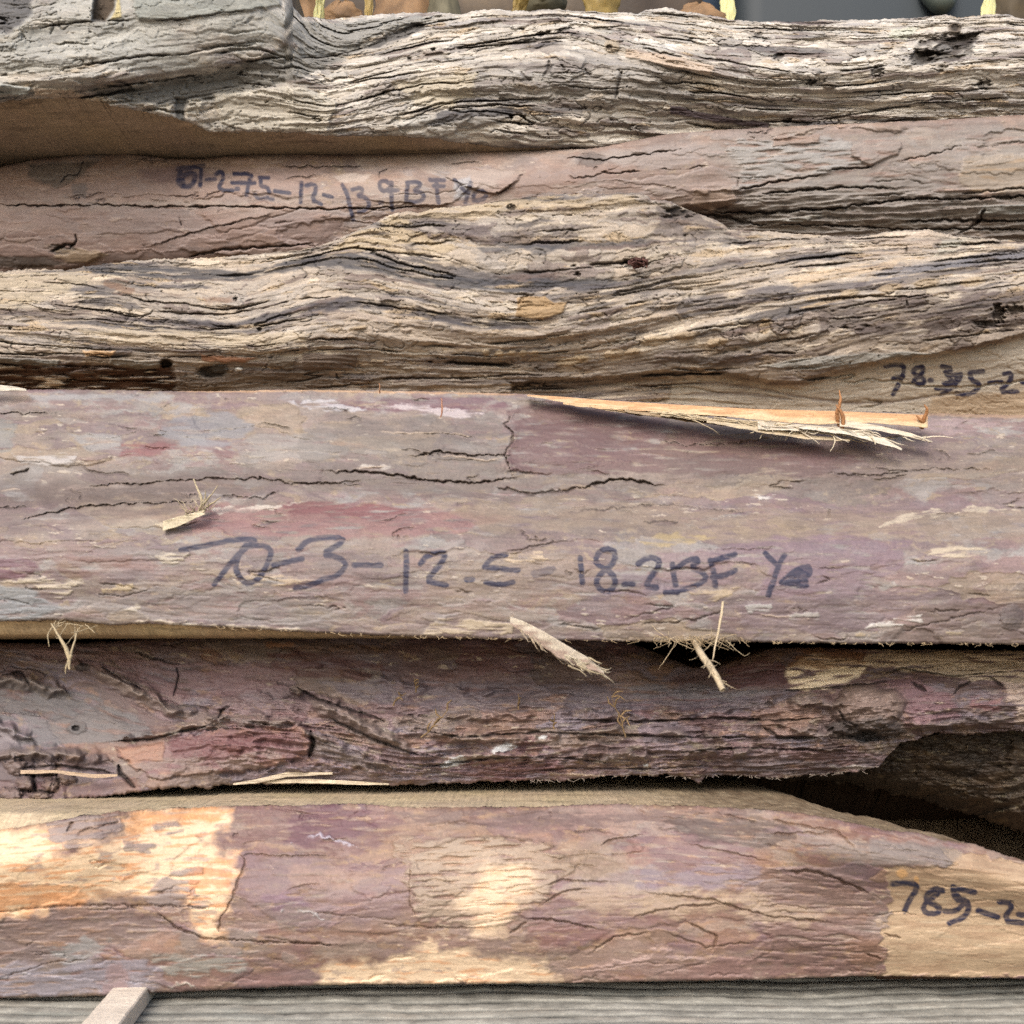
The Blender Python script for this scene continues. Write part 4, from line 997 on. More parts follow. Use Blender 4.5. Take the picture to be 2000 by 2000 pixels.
D.write([[(40, 160), (250, 120), (330, 100), (470, 95), (430, 130), (340, 210), (230, 355)], [(412, 130), (362, 200), (350, 270), (382, 330), (430, 355), (500, 310), (550, 200), (556, 150), (490, 130), (420, 140)],
         [(570, 245), (730, 210)], [(710, 155), (760, 105), (860, 85), (975, 90), (940, 130), (842, 185), (930, 195), (986, 235), (970, 270), (920, 315), (860, 320), (790, 360), (695, 375)], [(1030, 245), (1180, 246)],
         [(1326, 165), (1330, 240), (1326, 300), (1324, 395)], [(1410, 236), (1450, 185), (1542, 170), (1552, 200), (1500, 270), (1440, 336), (1510, 350), (1556, 360)], [(1672, 330), (1706, 326)]], 340, 1020, z7, 5.5, 1.0, 5)
D.write([[(935, 342), (870, 352), (830, 385), (815, 412), (880, 410), (960, 425), (1000, 425)], [(825, 490), (900, 505), (970, 490)]], 650, 960, .3623, 5.4, 1.0, 6)
D.write([[(1080, 440), (1130, 425), (1190, 415)], [(1090, 455), (1180, 430)]], 650, 960, .3623, 5.0, .5, 6)
D.write([[(402, 180), (410, 250), (414, 325)], [(602, 140), (550, 120), (492, 170), (500, 220), (560, 250), (614, 300), (600, 360), (550, 385), (500, 350), (500, 292), (560, 245), (612, 190), (602, 140)], [(660, 336), (712, 334)],
         [(745, 215), (800, 175), (860, 185), (872, 220), (820, 290), (785, 350), (852, 358)], [(800, 352), (850, 352)], [(945, 220), (955, 290), (965, 345)], [(970, 240), (1040, 190), (1110, 185), (1052, 240), (1120, 260), (1150, 300), (1100, 340), (1000, 370)],
         [(905, 385), (980, 380)], [(1170, 195), (1190, 260), (1200, 345)], [(1170, 200), (1240, 180), (1315, 160)], [(1180, 295), (1250, 285), (1315, 255)], [(1495, 155), (1555, 215)], [(1605, 165), (1570, 225), (1545, 310), (1510, 400)],
         [(1590, 325), (1650, 265), (1740, 225), (1766, 260), (1730, 300), (1650, 310)], [(1610, 322), (1700, 270), (1740, 250)], [(1600, 325), (1680, 340), (1736, 345)], [(1650, 322), (1730, 318)]], 1000, 1030, .3313, 5.6, 1.0, 7)
D.col *= np.array([.86, .83, .80]) * (1 + .22 * fbm(D.X / 130, D.S / 46, 5, 990, .6))[..., None]
planD = thing('live_edge_plank', 'thick mauve bark plank with large marker figures 70-3-12.5, in the middle of the stack', 'plank', tuple(world_pt(1000, 1240, .34)), GRP)
D.build(planD, 'live_edge', M_BARK, .74)
D.sawn(planD, 'top', (205, 160, 105)); D.sawn(planD, 'bottom', (200, 170, 118), plane=CZ + .0095); D.back(planD)

# ------------------------------------------------------------------ fifth plank: dark knotty bark, set back
top_E = [(-2000, 1258), (0, 1254), (72, 1257), (163, 1255), (254, 1250), (362, 1240), (700, 1230), (1180, 1245), (1240, 1258), (1290, 1278), (1345, 1302), (1400, 1304), (1450, 1286), (1500, 1268), (1560, 1264), (1700, 1268), (2000, 1270), (4000, 1270)]
bot_E = [(-2000, 1600), (0, 1589), (72, 1574), (145, 1561), (235, 1552), (308, 1541), (398, 1538), (471, 1531), (700, 1531), (777, 1534), (904, 1529), (1012, 1525), (1121, 1523), (1175, 1516), (1302, 1514), (1345, 1520), (1365, 1529), (1380, 1516), (1410, 1513), (1517, 1520),
         (1626, 1511), (1698, 1505), (1724, 1491), (1730, 1480), (1746, 1466), (1757, 1450), (1780, 1447), (1796, 1444), (1826, 1430), (1858, 1433), (1898, 1437), (1930, 1429), (1960, 1430), (2000, 1424), (2300, 1420), (4000, 1420)]
def dE_bot(x, yt, yb):
    k = sst(1560, 1720, x)
    return np.clip(plane_depth(-.0405)(x, yt, yb), .328, .346) * (1 - k) + .346 * k
E = Plank(top_E, bot_E, [(0, [(-2000, .354), (1100, .356), (1320, .366), (1500, .352), (4000, .35)]), (.2, [(-2000, .344), (600, .348), (1300, .352), (1600, .344), (4000, .342)]), (.45, [(-2000, .338), (600, .343), (1300, .344), (1700, .335), (4000, .340)]),
                         (.75, [(-2000, .332), (600, .336), (1300, .335), (1700, .333), (4000, .345)]), (1, dE_bot)],
          guides=[[(-500, 1250), (400, 1242), (1300, 1280), (1500, 1262), (2500, 1265)], [(-500, 1240), (0, 1285), (200, 1330), (350, 1400), (550, 1400), (800, 1420), (1100, 1400), (1400, 1385), (1700, 1350), (2500, 1330)],
                  [(-500, 1420), (0, 1400), (250, 1440), (450, 1420), (600, 1440), (800, 1490), (1000, 1480), (1300, 1460), (1600, 1440), (2500, 1390)], [(-500, 1600), (0, 1590), (300, 1545), (900, 1530), (1600, 1515), (2500, 1430)]],
          jt=2.0, jb=4.5, seed=51, round_t=16, round_b=7)
PE = [(128, 104, 106), (112, 86, 86), (124, 110, 118), (108, 88, 84), (140, 108, 90), (118, 80, 84), (134, 116, 102)]
bark(E, 600, PE, (150, 46), 4.5, 1.2, .15, .34, (180, 164, 142), .5, .4, .5, .5, (160, 134, 100))
# rough ridged lower half
rz = sst(1330, 1400, E.Y + 40 * fbm(E.X / 160, E.Y / 60, 3, 3)) * sst(250, 520, E.X) * (1 - sst(1500, 1540, E.Y) * .6)
rr = ridged(E.X / 110 + .3 * fbm(E.X / 50, E.Y / 20, 3, 4), E.S / 15, 4, 61); rr2 = fbm(E.X / 18, E.S / 7, 4, 62)
E.H += rz * (15 * rr + 7 * rr2 + 16 * fbm(E.X / 120, E.S / 34, 3, 66)) + 9 * fbm(E.X / 150, E.S / 40, 4, 67)
E.col *= (1 + rz * (.30 * rr + .35 * rr2))[..., None]
lich = sst(.25, .45, fbm(E.X / 60, E.S / 16, 5, 63)) * rz
E.col[:] = E.col * (1 - .5 * lich[..., None]) + lin((158, 146, 122)) * .5 * lich[..., None]
for pts, c_, h, a in [([(40, 1262), (200, 1262), (330, 1295), (520, 1300), (560, 1340), (340, 1375), (250, 1340), (160, 1300), (60, 1290)], (136, 104, 108), 3, .7),
                      ([(520, 1275), (600, 1272), (720, 1290), (770, 1310), (700, 1330), (540, 1315)], (96, 56, 58), 0, .65), ([(-40, 1325), (60, 1325), (180, 1360), (280, 1410), (300, 1440), (200, 1450), (60, 1460), (-40, 1480)], (108, 106, 108), 2, .75),
                      ([(-40, 1390), (20, 1410), (40, 1460), (-40, 1480)], (132, 120, 124), 6, .8), ([(-40, 1470), (100, 1462), (200, 1470), (240, 1510), (160, 1535), (-40, 1520)], (96, 82, 84), 5, .8),
                      ([(620, 1330), (860, 1330), (1100, 1335), (1400, 1345), (1560, 1350), (1500, 1385), (1200, 1385), (900, 1390), (700, 1370)], (118, 108, 118), 2, .7),
                      ([(1180, 1330), (1400, 1338), (1520, 1345), (1420, 1370), (1240, 1362)], (124, 120, 124), 1, .6), ([(1410, 1308), (1500, 1280), (1545, 1300), (1540, 1340), (1420, 1348)], (100, 62, 66), 2, .75),
                      ([(1540, 1300), (1600, 1275), (1700, 1290), (1680, 1320), (1620, 1345), (1535, 1348)], (255, 232, 192), 4, 1.0), ([(1560, 1264), (1700, 1270), (1690, 1296), (1600, 1310), (1540, 1300)], (150, 102, 62), 2, .75),
                      ([(1700, 1268), (2100, 1272), (2100, 1330), (1900, 1330), (1780, 1310), (1690, 1300)], (222, 200, 168), 2, .8), ([(1680, 1330), (1780, 1320), (1860, 1360), (1880, 1400), (1800, 1420), (1760, 1390)], (138, 102, 110), 3, .8),
                      ([(1900, 1360), (1960, 1360), (1950, 1385), (1890, 1382)], (150, 98, 100), 1, .7), ([(1960, 1330), (2100, 1320), (2100, 1420), (1990, 1410)], (206, 182, 164), 2, .75),
                      ([(1440, 1490), (1700, 1480), (1720, 1490), (1600, 1512), (1440, 1512)], (112, 98, 100), 4, .8), ([(620, 1500), (760, 1510), (860, 1520), (640, 1530)], (126, 108, 110), 2, .7), ([(1620, 1500), (1680, 1494), (1700, 1500), (1640, 1508)], (200, 190, 180), 2, .8),
                      ([(330, 1250), (560, 1248), (700, 1250), (700, 1272), (520, 1275), (340, 1262)], (120, 104, 96), 2, .6), ([(520, 1254), (580, 1256), (575, 1266), (525, 1264)], (176, 122, 76), 1, .7)]:
    E.poly(pts, c_, h, 4, 11, ws=40, amt=a, mottle=.95)
# flat fold ribs that run down to the right, the red tongue, knots
for pts, c_, h in [([(170, 1300), (240, 1330), (330, 1380), (450, 1400), (440, 1412), (330, 1400), (230, 1350)], (136, 118, 112), 7), ([(600, 1362), (700, 1405), (790, 1450), (800, 1475), (700, 1440), (620, 1395)], (134, 116, 110), 9), ([(440, 1400), (560, 1410), (690, 1470), (780, 1500), (740, 1510), (600, 1470), (470, 1425)], (116, 102, 98), 8)]:
    E.poly(pts, c_, h * 1.9, 5, 8, amt=.75)
sl, m, sd = E.poly([(225, 1462), (320, 1450), (400, 1428), (500, 1418), (590, 1420), (606, 1440), (600, 1475), (520, 1500), (420, 1510), (300, 1520), (260, 1500)], (134, 96, 96), 14, 3, 9, ws=22, amt=.75)
E._mix(sl, np.exp(-np.abs(sd - 5) / 5) * m * sst(-.1, .3, fbm(E.X[:, sl] / 40, E.Y[:, sl] / 40, 4, 3) + .0004 * (E.X[:, sl] - 380)) * .8, (176, 128, 96))
E._mix(sl, m * sst(.0, .3, fbm(E.X[:, sl] / 50, E.Y[:, sl] / 20, 4, 8) + (E.Y[:, sl] - 1475) * .012) * .7, (140, 124, 112))
E.poly([(330, 1440), (560, 1428), (580, 1450), (460, 1475), (340, 1480)], (110, 64, 66), 0, 6, 10, amt=.6)
E.poly([(225, 1460), (318, 1452), (318, 1485), (250, 1490)], (166, 120, 92), 3, 4, 8, amt=.7)
E.blob(458, 1466, 16, 10, (104, 62, 58), 6, dome=True)
E.blob(162, 1303, 14, 8, (84, 72, 70), -4); E.blob(150, 1422, 18, 12, (98, 92, 92), 3); E.blob(148, 1422, 7, 5, (44, 40, 40), -8)
sl = E._box(1600, 1800)
E.blob(1696, 1380, 72, 46, (132, 110, 100), 66, dome=True, warp=.3); E.blob(1700, 1425, 60, 22, (108, 94, 88), 10, dome=True, warp=.5); E.blob(1690, 1440, 30, 10, (74, 72, 74), -8, warp=.6)
E.col *= 1.25
for p, w, h in [([(150, 1290), (240, 1335), (330, 1382), (450, 1408)], 13, 22), ([(575, 1352), (640, 1378), (700, 1408), (800, 1466), (850, 1482)], 15, 30), ([(430, 1402), (560, 1408), (690, 1466), (780, 1506)], 12, 20),
                ([(800, 1432), (1000, 1446), (1200, 1426), (1400, 1440), (1630, 1420)], 11, 20), ([(850, 1474), (1100, 1482), (1350, 1470), (1660, 1462)], 13, 24), ([(820, 1402), (1100, 1394), (1400, 1390), (1610, 1370)], 9, 14),
                ([(-60, 1330), (60, 1332), (130, 1352)], 14, 22), ([(-60, 1478), (100, 1470), (220, 1484)], 14, 24), ([(620, 1300), (800, 1345), (1000, 1350)], 12, 10), ([(1500, 1372), (1580, 1366), (1640, 1376)], 14, 24), ([(1520, 1420), (1600, 1436), (1690, 1430)], 10, 22),
                ([(1740, 1400), (1800, 1420), (1900, 1410), (2060, 1396)], 12, 20), ([(240, 1440), (330, 1432), (420, 1412)], 9, 14), ([(-60, 1400), (20, 1418), (60, 1452)], 9, 16), ([(520, 1500), (650, 1496), (760, 1512)], 10, 14)]:
    E.line(p, w, h * 1.5, None, 0, jit=14, js=40, gaps=.15)
    if h >= 20: E.line(p, w * .7, 0.01, (152, 134, 120), .5, jit=14, js=40, gaps=.25)
for cx, cy, rx, ry, hh in [(30, 1496, 22, 16, 20), (88, 1500, 20, 13, 18), (50, 1530, 20, 14, 20), (98, 1532, 16, 14, 18), (78, 1552, 22, 10, 16), (20, 1550, 22, 14, 16), (130, 1520, 20, 12, 16)]:
    E.blob(cx, cy, rx, ry, (134, 112, 102), hh, dome=True, warp=.5, amt=.6)
for p in [[(40, 1512), (70, 1516), (110, 1514)], [(68, 1500), (66, 1530), (72, 1548)], [(30, 1540), (60, 1545), (110, 1548)], [(108, 1505), (116, 1530)]]:
    E.line(p, 3.5, -16, (44, 34, 32), .8)
E.blob(1690, 1436, 60, 11, (62, 56, 56), -26, warp=.6, amt=.7); E.blob(1640, 1420, 24, 12, (96, 84, 80), 16, dome=True, warp=.5); E.blob(1740, 1428, 26, 13, (110, 96, 90), 18, dome=True, warp=.5)
bm = np.exp(-((E.X - 1696) / 64) ** 2 - ((E.Y - 1385) / 40) ** 2)
E.H += bm * (9 * fbm(E.X / 20, E.Y / 14, 4, 69) + 6 * ridged(E.X / 30, E.Y / 12, 3, 70))
hr = sst(.0, .3, fbm(E.X / 16, E.Y / 9, 4, 68)) * np.exp(-((E.X - 1690) / 90) ** 2 - ((E.Y - 1440) / 26) ** 2)
E.H += 14 * hr
for cx, cy, rx, ry in [(890, 1488, 24, 9), (985, 1460, 22, 7), (870, 1494, 10, 4), (1262, 1495, 5, 4), (1060, 1440, 8, 4)]:
    E.blob(cx, cy, rx, ry, (214, 214, 214), 3, warp=1.0, ang=-14)
for p, w, h, lp in [([(0, 1320), (40, 1312), (60, 1340)], 3, -11, 0), ([(345, 1300), (350, 1320), (342, 1350), (336, 1362)], 2.0, -9, 0), ([(190, 1295), (240, 1330), (290, 1350)], 2.2, -7, 3), ([(260, 1272), (330, 1295), (360, 1298)], 2.2, -7, 0),
                    ([(575, 1340), (620, 1365), (680, 1385), (760, 1410)], 3.2, -14, 3), ([(225, 1448), (290, 1445), (340, 1432), (420, 1415)], 3.2, -12, 3), ([(230, 1490), (235, 1510), (265, 1540)], 4, -16, 0), ([(606, 1425), (612, 1450), (604, 1480)], 5, -18, 0),
                    ([(425, 1405), (432, 1388), (450, 1380)], 3, -12, 0), ([(640, 1400), (720, 1440), (800, 1470), (860, 1480)], 4, -12, 3), ([(800, 1420), (900, 1440), (1050, 1430), (1200, 1435), (1350, 1440), (1500, 1440)], 3.4, -13, 3),
                    ([(820, 1500), (960, 1480), (1100, 1480), (1200, 1490)], 3, -10, 3), ([(1100, 1405), (1250, 1410), (1400, 1402), (1520, 1408), (1620, 1400)], 3, -11, 3), ([(1520, 1350), (1600, 1345), (1700, 1335), (1760, 1325)], 2.2, -9, 3), ([(1710, 1322), (1760, 1305), (1860, 1320), (1990, 1310)], 2, -8, 0),
                    ([(1636, 1385), (1650, 1408), (1680, 1420)], 3, -12, 0), ([(1780, 1330), (1810, 1350)], 4, -10, 0), ([(1860, 1360), (1875, 1340), (1900, 1330)], 2.2, -9, 0), ([(1490, 1420), (1520, 1440), (1600, 1440)], 4, -16, 0),
                    ([(1000, 1510), (1100, 1500), (1250, 1502), (1400, 1495)], 2.4, -8, 0), ([(1930, 1320), (1960, 1340)], 3, -9, 0), ([(1320, 1470), (1450, 1460), (1600, 1465), (1680, 1455)], 3, -11, 3), ([(-30, 1490), (20, 1482), (60, 1475)], 2, -6, 0), ([(40, 1500), (120, 1495), (230, 1512)], 3, -9, 3)]:
    E.line(p, w, h, (40, 30, 28), .85, lip=lp)
for p in [[(1060, 1522), (1120, 1512), (1200, 1518), (1300, 1512)], [(400, 1536), (520, 1528), (700, 1528)]]:
    E.line(p, 3, 4, (216, 190, 160), .75, jit=4, gaps=.2)
planE = thing('live_edge_plank', 'dark knotty purple brown plank with a raised red tongue of bark, second from the bottom', 'plank', tuple(world_pt(1000, 1525, .38)), GRP)
E.build(planE, 'live_edge', M_BARK, .80)
E.sawn(planE, 'top', (110, 84, 60), plane=CZ + .0085, rise=(.03, .08)); E.sawn(planE, 'bottom', (78, 62, 48), plane=lambda x, z: CZ - .0405 - .035 * sst(1480, 1560, x), rise=(.08, .14)); E.back(planE)  # underside colour darkened for hollow's shade, dipped at right to shut out sky

# fifth plank's rough underside in the right hollow, bark colour darkened for the shade
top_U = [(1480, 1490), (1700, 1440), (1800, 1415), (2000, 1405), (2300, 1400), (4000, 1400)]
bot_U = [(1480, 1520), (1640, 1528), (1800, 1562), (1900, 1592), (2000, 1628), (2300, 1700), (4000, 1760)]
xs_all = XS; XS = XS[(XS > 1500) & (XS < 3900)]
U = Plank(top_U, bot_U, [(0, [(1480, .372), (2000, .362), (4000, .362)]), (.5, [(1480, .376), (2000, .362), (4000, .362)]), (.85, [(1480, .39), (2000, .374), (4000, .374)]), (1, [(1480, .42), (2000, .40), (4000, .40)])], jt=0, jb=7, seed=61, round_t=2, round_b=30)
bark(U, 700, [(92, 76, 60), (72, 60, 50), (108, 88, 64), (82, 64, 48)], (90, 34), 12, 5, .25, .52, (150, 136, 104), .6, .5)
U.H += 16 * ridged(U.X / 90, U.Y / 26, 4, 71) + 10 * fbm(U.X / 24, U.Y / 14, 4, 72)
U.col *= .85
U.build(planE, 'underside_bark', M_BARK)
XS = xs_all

# ------------------------------------------------------------------ bottom plank: bright peeled patches on purple bark
top_F = [(-2000, 1650), (0, 1621), (72, 1610), (145, 1596), (235, 1585), (326, 1579), (453, 1574), (543, 1574), (700, 1569), (795, 1577), (1048, 1576), (1193, 1570), (1350, 1574), (1481, 1581), (1554, 1586), (1644, 1603), (1735, 1622), (1800, 1628), (1843, 1641), (1900, 1648), (1934, 1660), (2000, 1682), (2300, 1740), (4000, 1760)]
bot_F = [(-2000, 1965), (0, 1949), (109, 1947), (217, 1944), (326, 1938), (435, 1933), (543, 1927), (700, 1922), (867, 1922), (1085, 1920), (1350, 1915), (1481, 1913), (1662, 1907), (1709, 1906), (2000, 1911), (4000, 1905)]
def dF_top(x, yt, yb):
    return np.clip(plane_depth(-.0435, edge='top')(x, yt, yb), .292, .32)
F = Plank(top_F, bot_F, [(0, dF_top), (.2, lambda x, a, b: dF_top(x, a, b) - .008), (.5, [(-2000, .292), (0, .292), (1000, .296), (4000, .294)]), (.8, [(-2000, .296), (4000, .298)]), (1, [(-2000, .302), (4000, .304)])],
          guides=[[(-500, 1650), (0, 1621), (300, 1582), (700, 1572), (1350, 1575), (1700, 1615), (2000, 1680), (2500, 1740)], [(-500, 1800), (0, 1775), (200, 1765), (430, 1770), (700, 1760), (1000, 1740), (1300, 1730), (1600, 1740), (2500, 1780)], [(-500, 1955), (500, 1930), (1000, 1922), (2500, 1910)]],
          jt=2.6, jb=1.2, seed=71, round_t=10, round_b=6)
PF = [(164, 138, 128), (148, 116, 112), (172, 150, 134), (154, 122, 104), (178, 146, 118), (146, 120, 126), (164, 150, 142)]
bark(F, 800, PF, (180, 52), 3.4, .8, .11, .42, (214, 190, 162), .32, .5, .5, .5, (190, 158, 116))
F.col *= np.array([.93, .89, .88])
for pts, c_, h, a in [([(450, 1580), (640, 1572), (760, 1580), (800, 1620), (700, 1670), (560, 1650), (420, 1660), (400, 1640)], (128, 92, 90), 2, .65), ([(560, 1600), (650, 1572), (720, 1580), (740, 1620), (660, 1650), (560, 1648)], (112, 74, 88), 1, .65),
                      ([(480, 1680), (640, 1670), (790, 1700), (790, 1790), (640, 1810), (500, 1790), (470, 1740)], (148, 122, 124), 1, .6), ([(510, 1745), (580, 1740), (600, 1765), (540, 1780), (515, 1770)], (136, 104, 122), 1, .7),
                      ([(-40, 1880), (100, 1870), (240, 1870), (320, 1890), (340, 1925), (200, 1945), (-40, 1950)], (166, 160, 172), 2, .8), ([(285, 1868), (400, 1862), (470, 1865), (480, 1895), (380, 1905), (320, 1895)], (176, 174, 166), 2, .75),
                      ([(-40, 1800), (140, 1785), (320, 1790), (350, 1820), (200, 1860), (80, 1880), (-40, 1880)], (138, 118, 114), -3, .75), ([(190, 1945), (210, 1895), (230, 1885), (262, 1945)], (172, 142, 142), 1, .7), ([(90, 1860), (160, 1835), (210, 1838), (200, 1865), (120, 1880)], (160, 160, 158), 2, .7),
                      ([(300, 1905), (420, 1905), (560, 1895), (620, 1915), (500, 1930), (330, 1936)], (160, 122, 114), 1, .6), ([(750, 1580), (1050, 1582), (1350, 1580), (1480, 1590), (1400, 1620), (1150, 1612), (980, 1618), (800, 1600)], (118, 94, 90), 1, .7),
                      ([(1200, 1640), (1320, 1620), (1420, 1640), (1480, 1660), (1460, 1720), (1300, 1700), (1220, 1680)], (130, 94, 98), 1, .7), ([(1230, 1700), (1400, 1690), (1490, 1690), (1480, 1730), (1350, 1745), (1220, 1750)], (140, 124, 134), 2, .7),
                      ([(1060, 1735), (1200, 1725), (1240, 1790), (1150, 1810), (1030, 1800)], (140, 110, 114), 2, .6), ([(1020, 1800), (1200, 1820), (1160, 1860), (1060, 1850)], (140, 98, 94), 1, .65), ([(1100, 1880), (1350, 1870), (1500, 1870), (1640, 1880), (1640, 1905), (1120, 1918)], (164, 128, 120), 1, .6),
                      ([(1330, 1590), (1500, 1600), (1560, 1630), (1500, 1660), (1360, 1640), (1310, 1610)], (92, 76, 70), -3, .7), ([(1510, 1595), (1700, 1620), (1880, 1650), (1700, 1640), (1540, 1612)], (126, 86, 70), 1, .7),
                      ([(1560, 1640), (1700, 1640), (1850, 1655), (1860, 1690), (1700, 1690), (1560, 1670)], (140, 126, 118), 1, .7), ([(1500, 1690), (1600, 1695), (1690, 1730), (1720, 1800), (1730, 1850), (1600, 1860), (1480, 1800), (1470, 1740)], (142, 116, 108), 4, .7),
                      ([(1500, 1800), (1640, 1810), (1720, 1840), (1735, 1880), (1650, 1906), (1480, 1880)], (136, 104, 96), 5, .7), ([(1640, 1835), (1720, 1830), (1735, 1880), (1700, 1900), (1650, 1880)], (150, 112, 88), 2, .7),
                      ([(780, 1650), (830, 1635), (950, 1632), (1080, 1650), (1120, 1690), (1050, 1770), (960, 1810), (830, 1800), (800, 1740)], (178, 156, 134), 6, .85)]:
    F.poly(pts, c_, h, 6, 22, ws=44, amt=a, mottle=.95)
cream = (255, 222, 178); org = (236, 158, 92)
for pts, c_, h in [([(-60, 1630), (30, 1618), (92, 1612), (130, 1650), (110, 1690), (140, 1700), (60, 1790), (-60, 1790)], cream, -2), ([(100, 1690), (140, 1660), (200, 1640), (250, 1630), (250, 1590), (330, 1580), (455, 1578), (430, 1620), (400, 1660), (470, 1665), (450, 1700), (455, 1740), (430, 1780), (430, 1830), (390, 1822), (370, 1800), (350, 1745), (220, 1745), (120, 1765), (60, 1780), (50, 1720)], cream, -2)]:
    sl, m, sd = F.poly(pts, c_, h, 15, 34, ws=54, amt=.92)
    F._mix(sl, m * sst(.12, .30, fbm(F.X[:, sl] / 46, F.S[:, sl] / 15, 5, 76)) * .75, (176, 154, 142))
    n = sst(.02, .30, fbm(F.X[:, sl] / 70, F.S[:, sl] / 7, 5, 77) + .12 * fbm(F.X[:, sl] / 200, F.S[:, sl] / 60, 2, 78))
    F._mix(sl, m * n * .8, org)
    F._mix(sl, m * np.exp(-np.clip(sd, 0, 99) / 7) * .55, (206, 140, 84))
    F.H[:, sl] -= m * F.H[:, sl] * .35
for pts in [[(88, 1610), (180, 1590), (230, 1592), (240, 1615), (180, 1650), (150, 1662), (105, 1645)], [(295, 1610), (350, 1605), (360, 1625), (310, 1632)], [(240, 1645), (300, 1648), (310, 1660), (250, 1670)], [(270, 1750), (340, 1700), (400, 1690), (380, 1745), (420, 1770), (300, 1772)]]:
    F.poly(pts, (160, 142, 136), 3, 2.5, 9, amt=.85, mottle=1.1)
for pts, am, sf in [([(610, 1895), (660, 1880), (770, 1880), (830, 1850), (900, 1860), (980, 1870), (1060, 1878), (1090, 1900), (1080, 1925), (620, 1928)], .95, 12), ([(900, 1765), (920, 1720), (950, 1690), (1000, 1685), (1030, 1700), (1040, 1730), (990, 1745), (1000, 1790), (985, 1830), (915, 1825), (930, 1790)], .75, 16), ([(830, 1840), (860, 1838), (850, 1870), (820, 1880)], .8, 8), ([(860, 1680), (960, 1650), (1060, 1670), (1060, 1740), (980, 1800), (880, 1790)], .18, 40)]:
    sl, m, sd = F.poly(pts, (252, 220, 180), -1, sf, 30, ws=50, amt=am)
    n = sst(.10, .38, fbm(F.X[:, sl] / 60, F.S[:, sl] / 10, 5, 79)); F._mix(sl, m * n * .6, org); F._mix(sl, m * sst(.25, .4, fbm(F.X[:, sl] / 40, F.S[:, sl] / 14, 5, 80)) * .6, (168, 148, 138))
sl, m, sd = F.poly([(1735, 1900), (1730, 1860), (1725, 1820), (1740, 1790), (1740, 1740), (1730, 1700), (1860, 1690), (1850, 1660), (2000, 1685), (2200, 1720), (2300, 1912), (1700, 1908)], (212, 182, 144), -6, 3, 16, ws=30, amt=.92)
n = sst(-.12, .28, fbm(F.X[:, sl] / 110, F.S[:, sl] / 14, 5, 81)); F._mix(sl, m * n * .65, (176, 140, 108)); F._mix(sl, m * sst(1800, 1660, F.Y[:, sl] + 60 * fbm(F.X[:, sl] / 120, F.Y[:, sl] / 60, 4, 83)) * .6, (166, 134, 104)); F.H[:, sl] -= m * F.H[:, sl] * .4
F._mix(sl, m * sst(.25, .45, fbm(F.X[:, sl] / 90, F.S[:, sl] / 9, 4, 82)) * .5, (226, 204, 170))
F.poly([(1700, 1640), (1880, 1660), (1860, 1690), (1700, 1690)], (140, 128, 122), 2, 5, 8, amt=.6)
for pts, c_, a in [([(-60, 1735), (120, 1728), (180, 1750), (60, 1782), (-60, 1790)], (236, 164, 100), .75), ([(370, 1690), (455, 1685), (450, 1735), (380, 1745)], (226, 146, 84), .75), ([(240, 1600), (300, 1582), (440, 1580), (430, 1604), (330, 1606), (255, 1640)], (234, 160, 88), .7),
                   ([(1080, 1735), (1250, 1728), (1480, 1745), (1640, 1790), (1560, 1806), (1400, 1780), (1240, 1790), (1120, 1770)], (194, 168, 138), .6), ([(1000, 1640), (1120, 1650), (1230, 1660), (1240, 1700), (1120, 1720), (1030, 1690)], (176, 150, 126), .6), ([(1380, 1820), (1440, 1840), (1390, 1880), (1330, 1860)], (176, 138, 112), .45),
                   ([(1000, 1626), (1080, 1622), (1080, 1640), (1010, 1640)], (190, 146, 116), .5), ([(1230, 1640), (1270, 1660), (1260, 1720), (1220, 1690)], (176, 128, 104), .35), ([(560, 1690), (740, 1700), (700, 1730), (580, 1730)], (182, 146, 126), .5), ([(280, 1830), (350, 1820), (340, 1850), (270, 1850)], (190, 146, 122), .5), ([(1060, 1850), (1250, 1840), (1420, 1870), (1300, 1905), (1100, 1900)], (184, 156, 146), .55)]:
    F.poly(pts, c_, .5, 8, 26, ws=50, amt=a, mottle=.85)
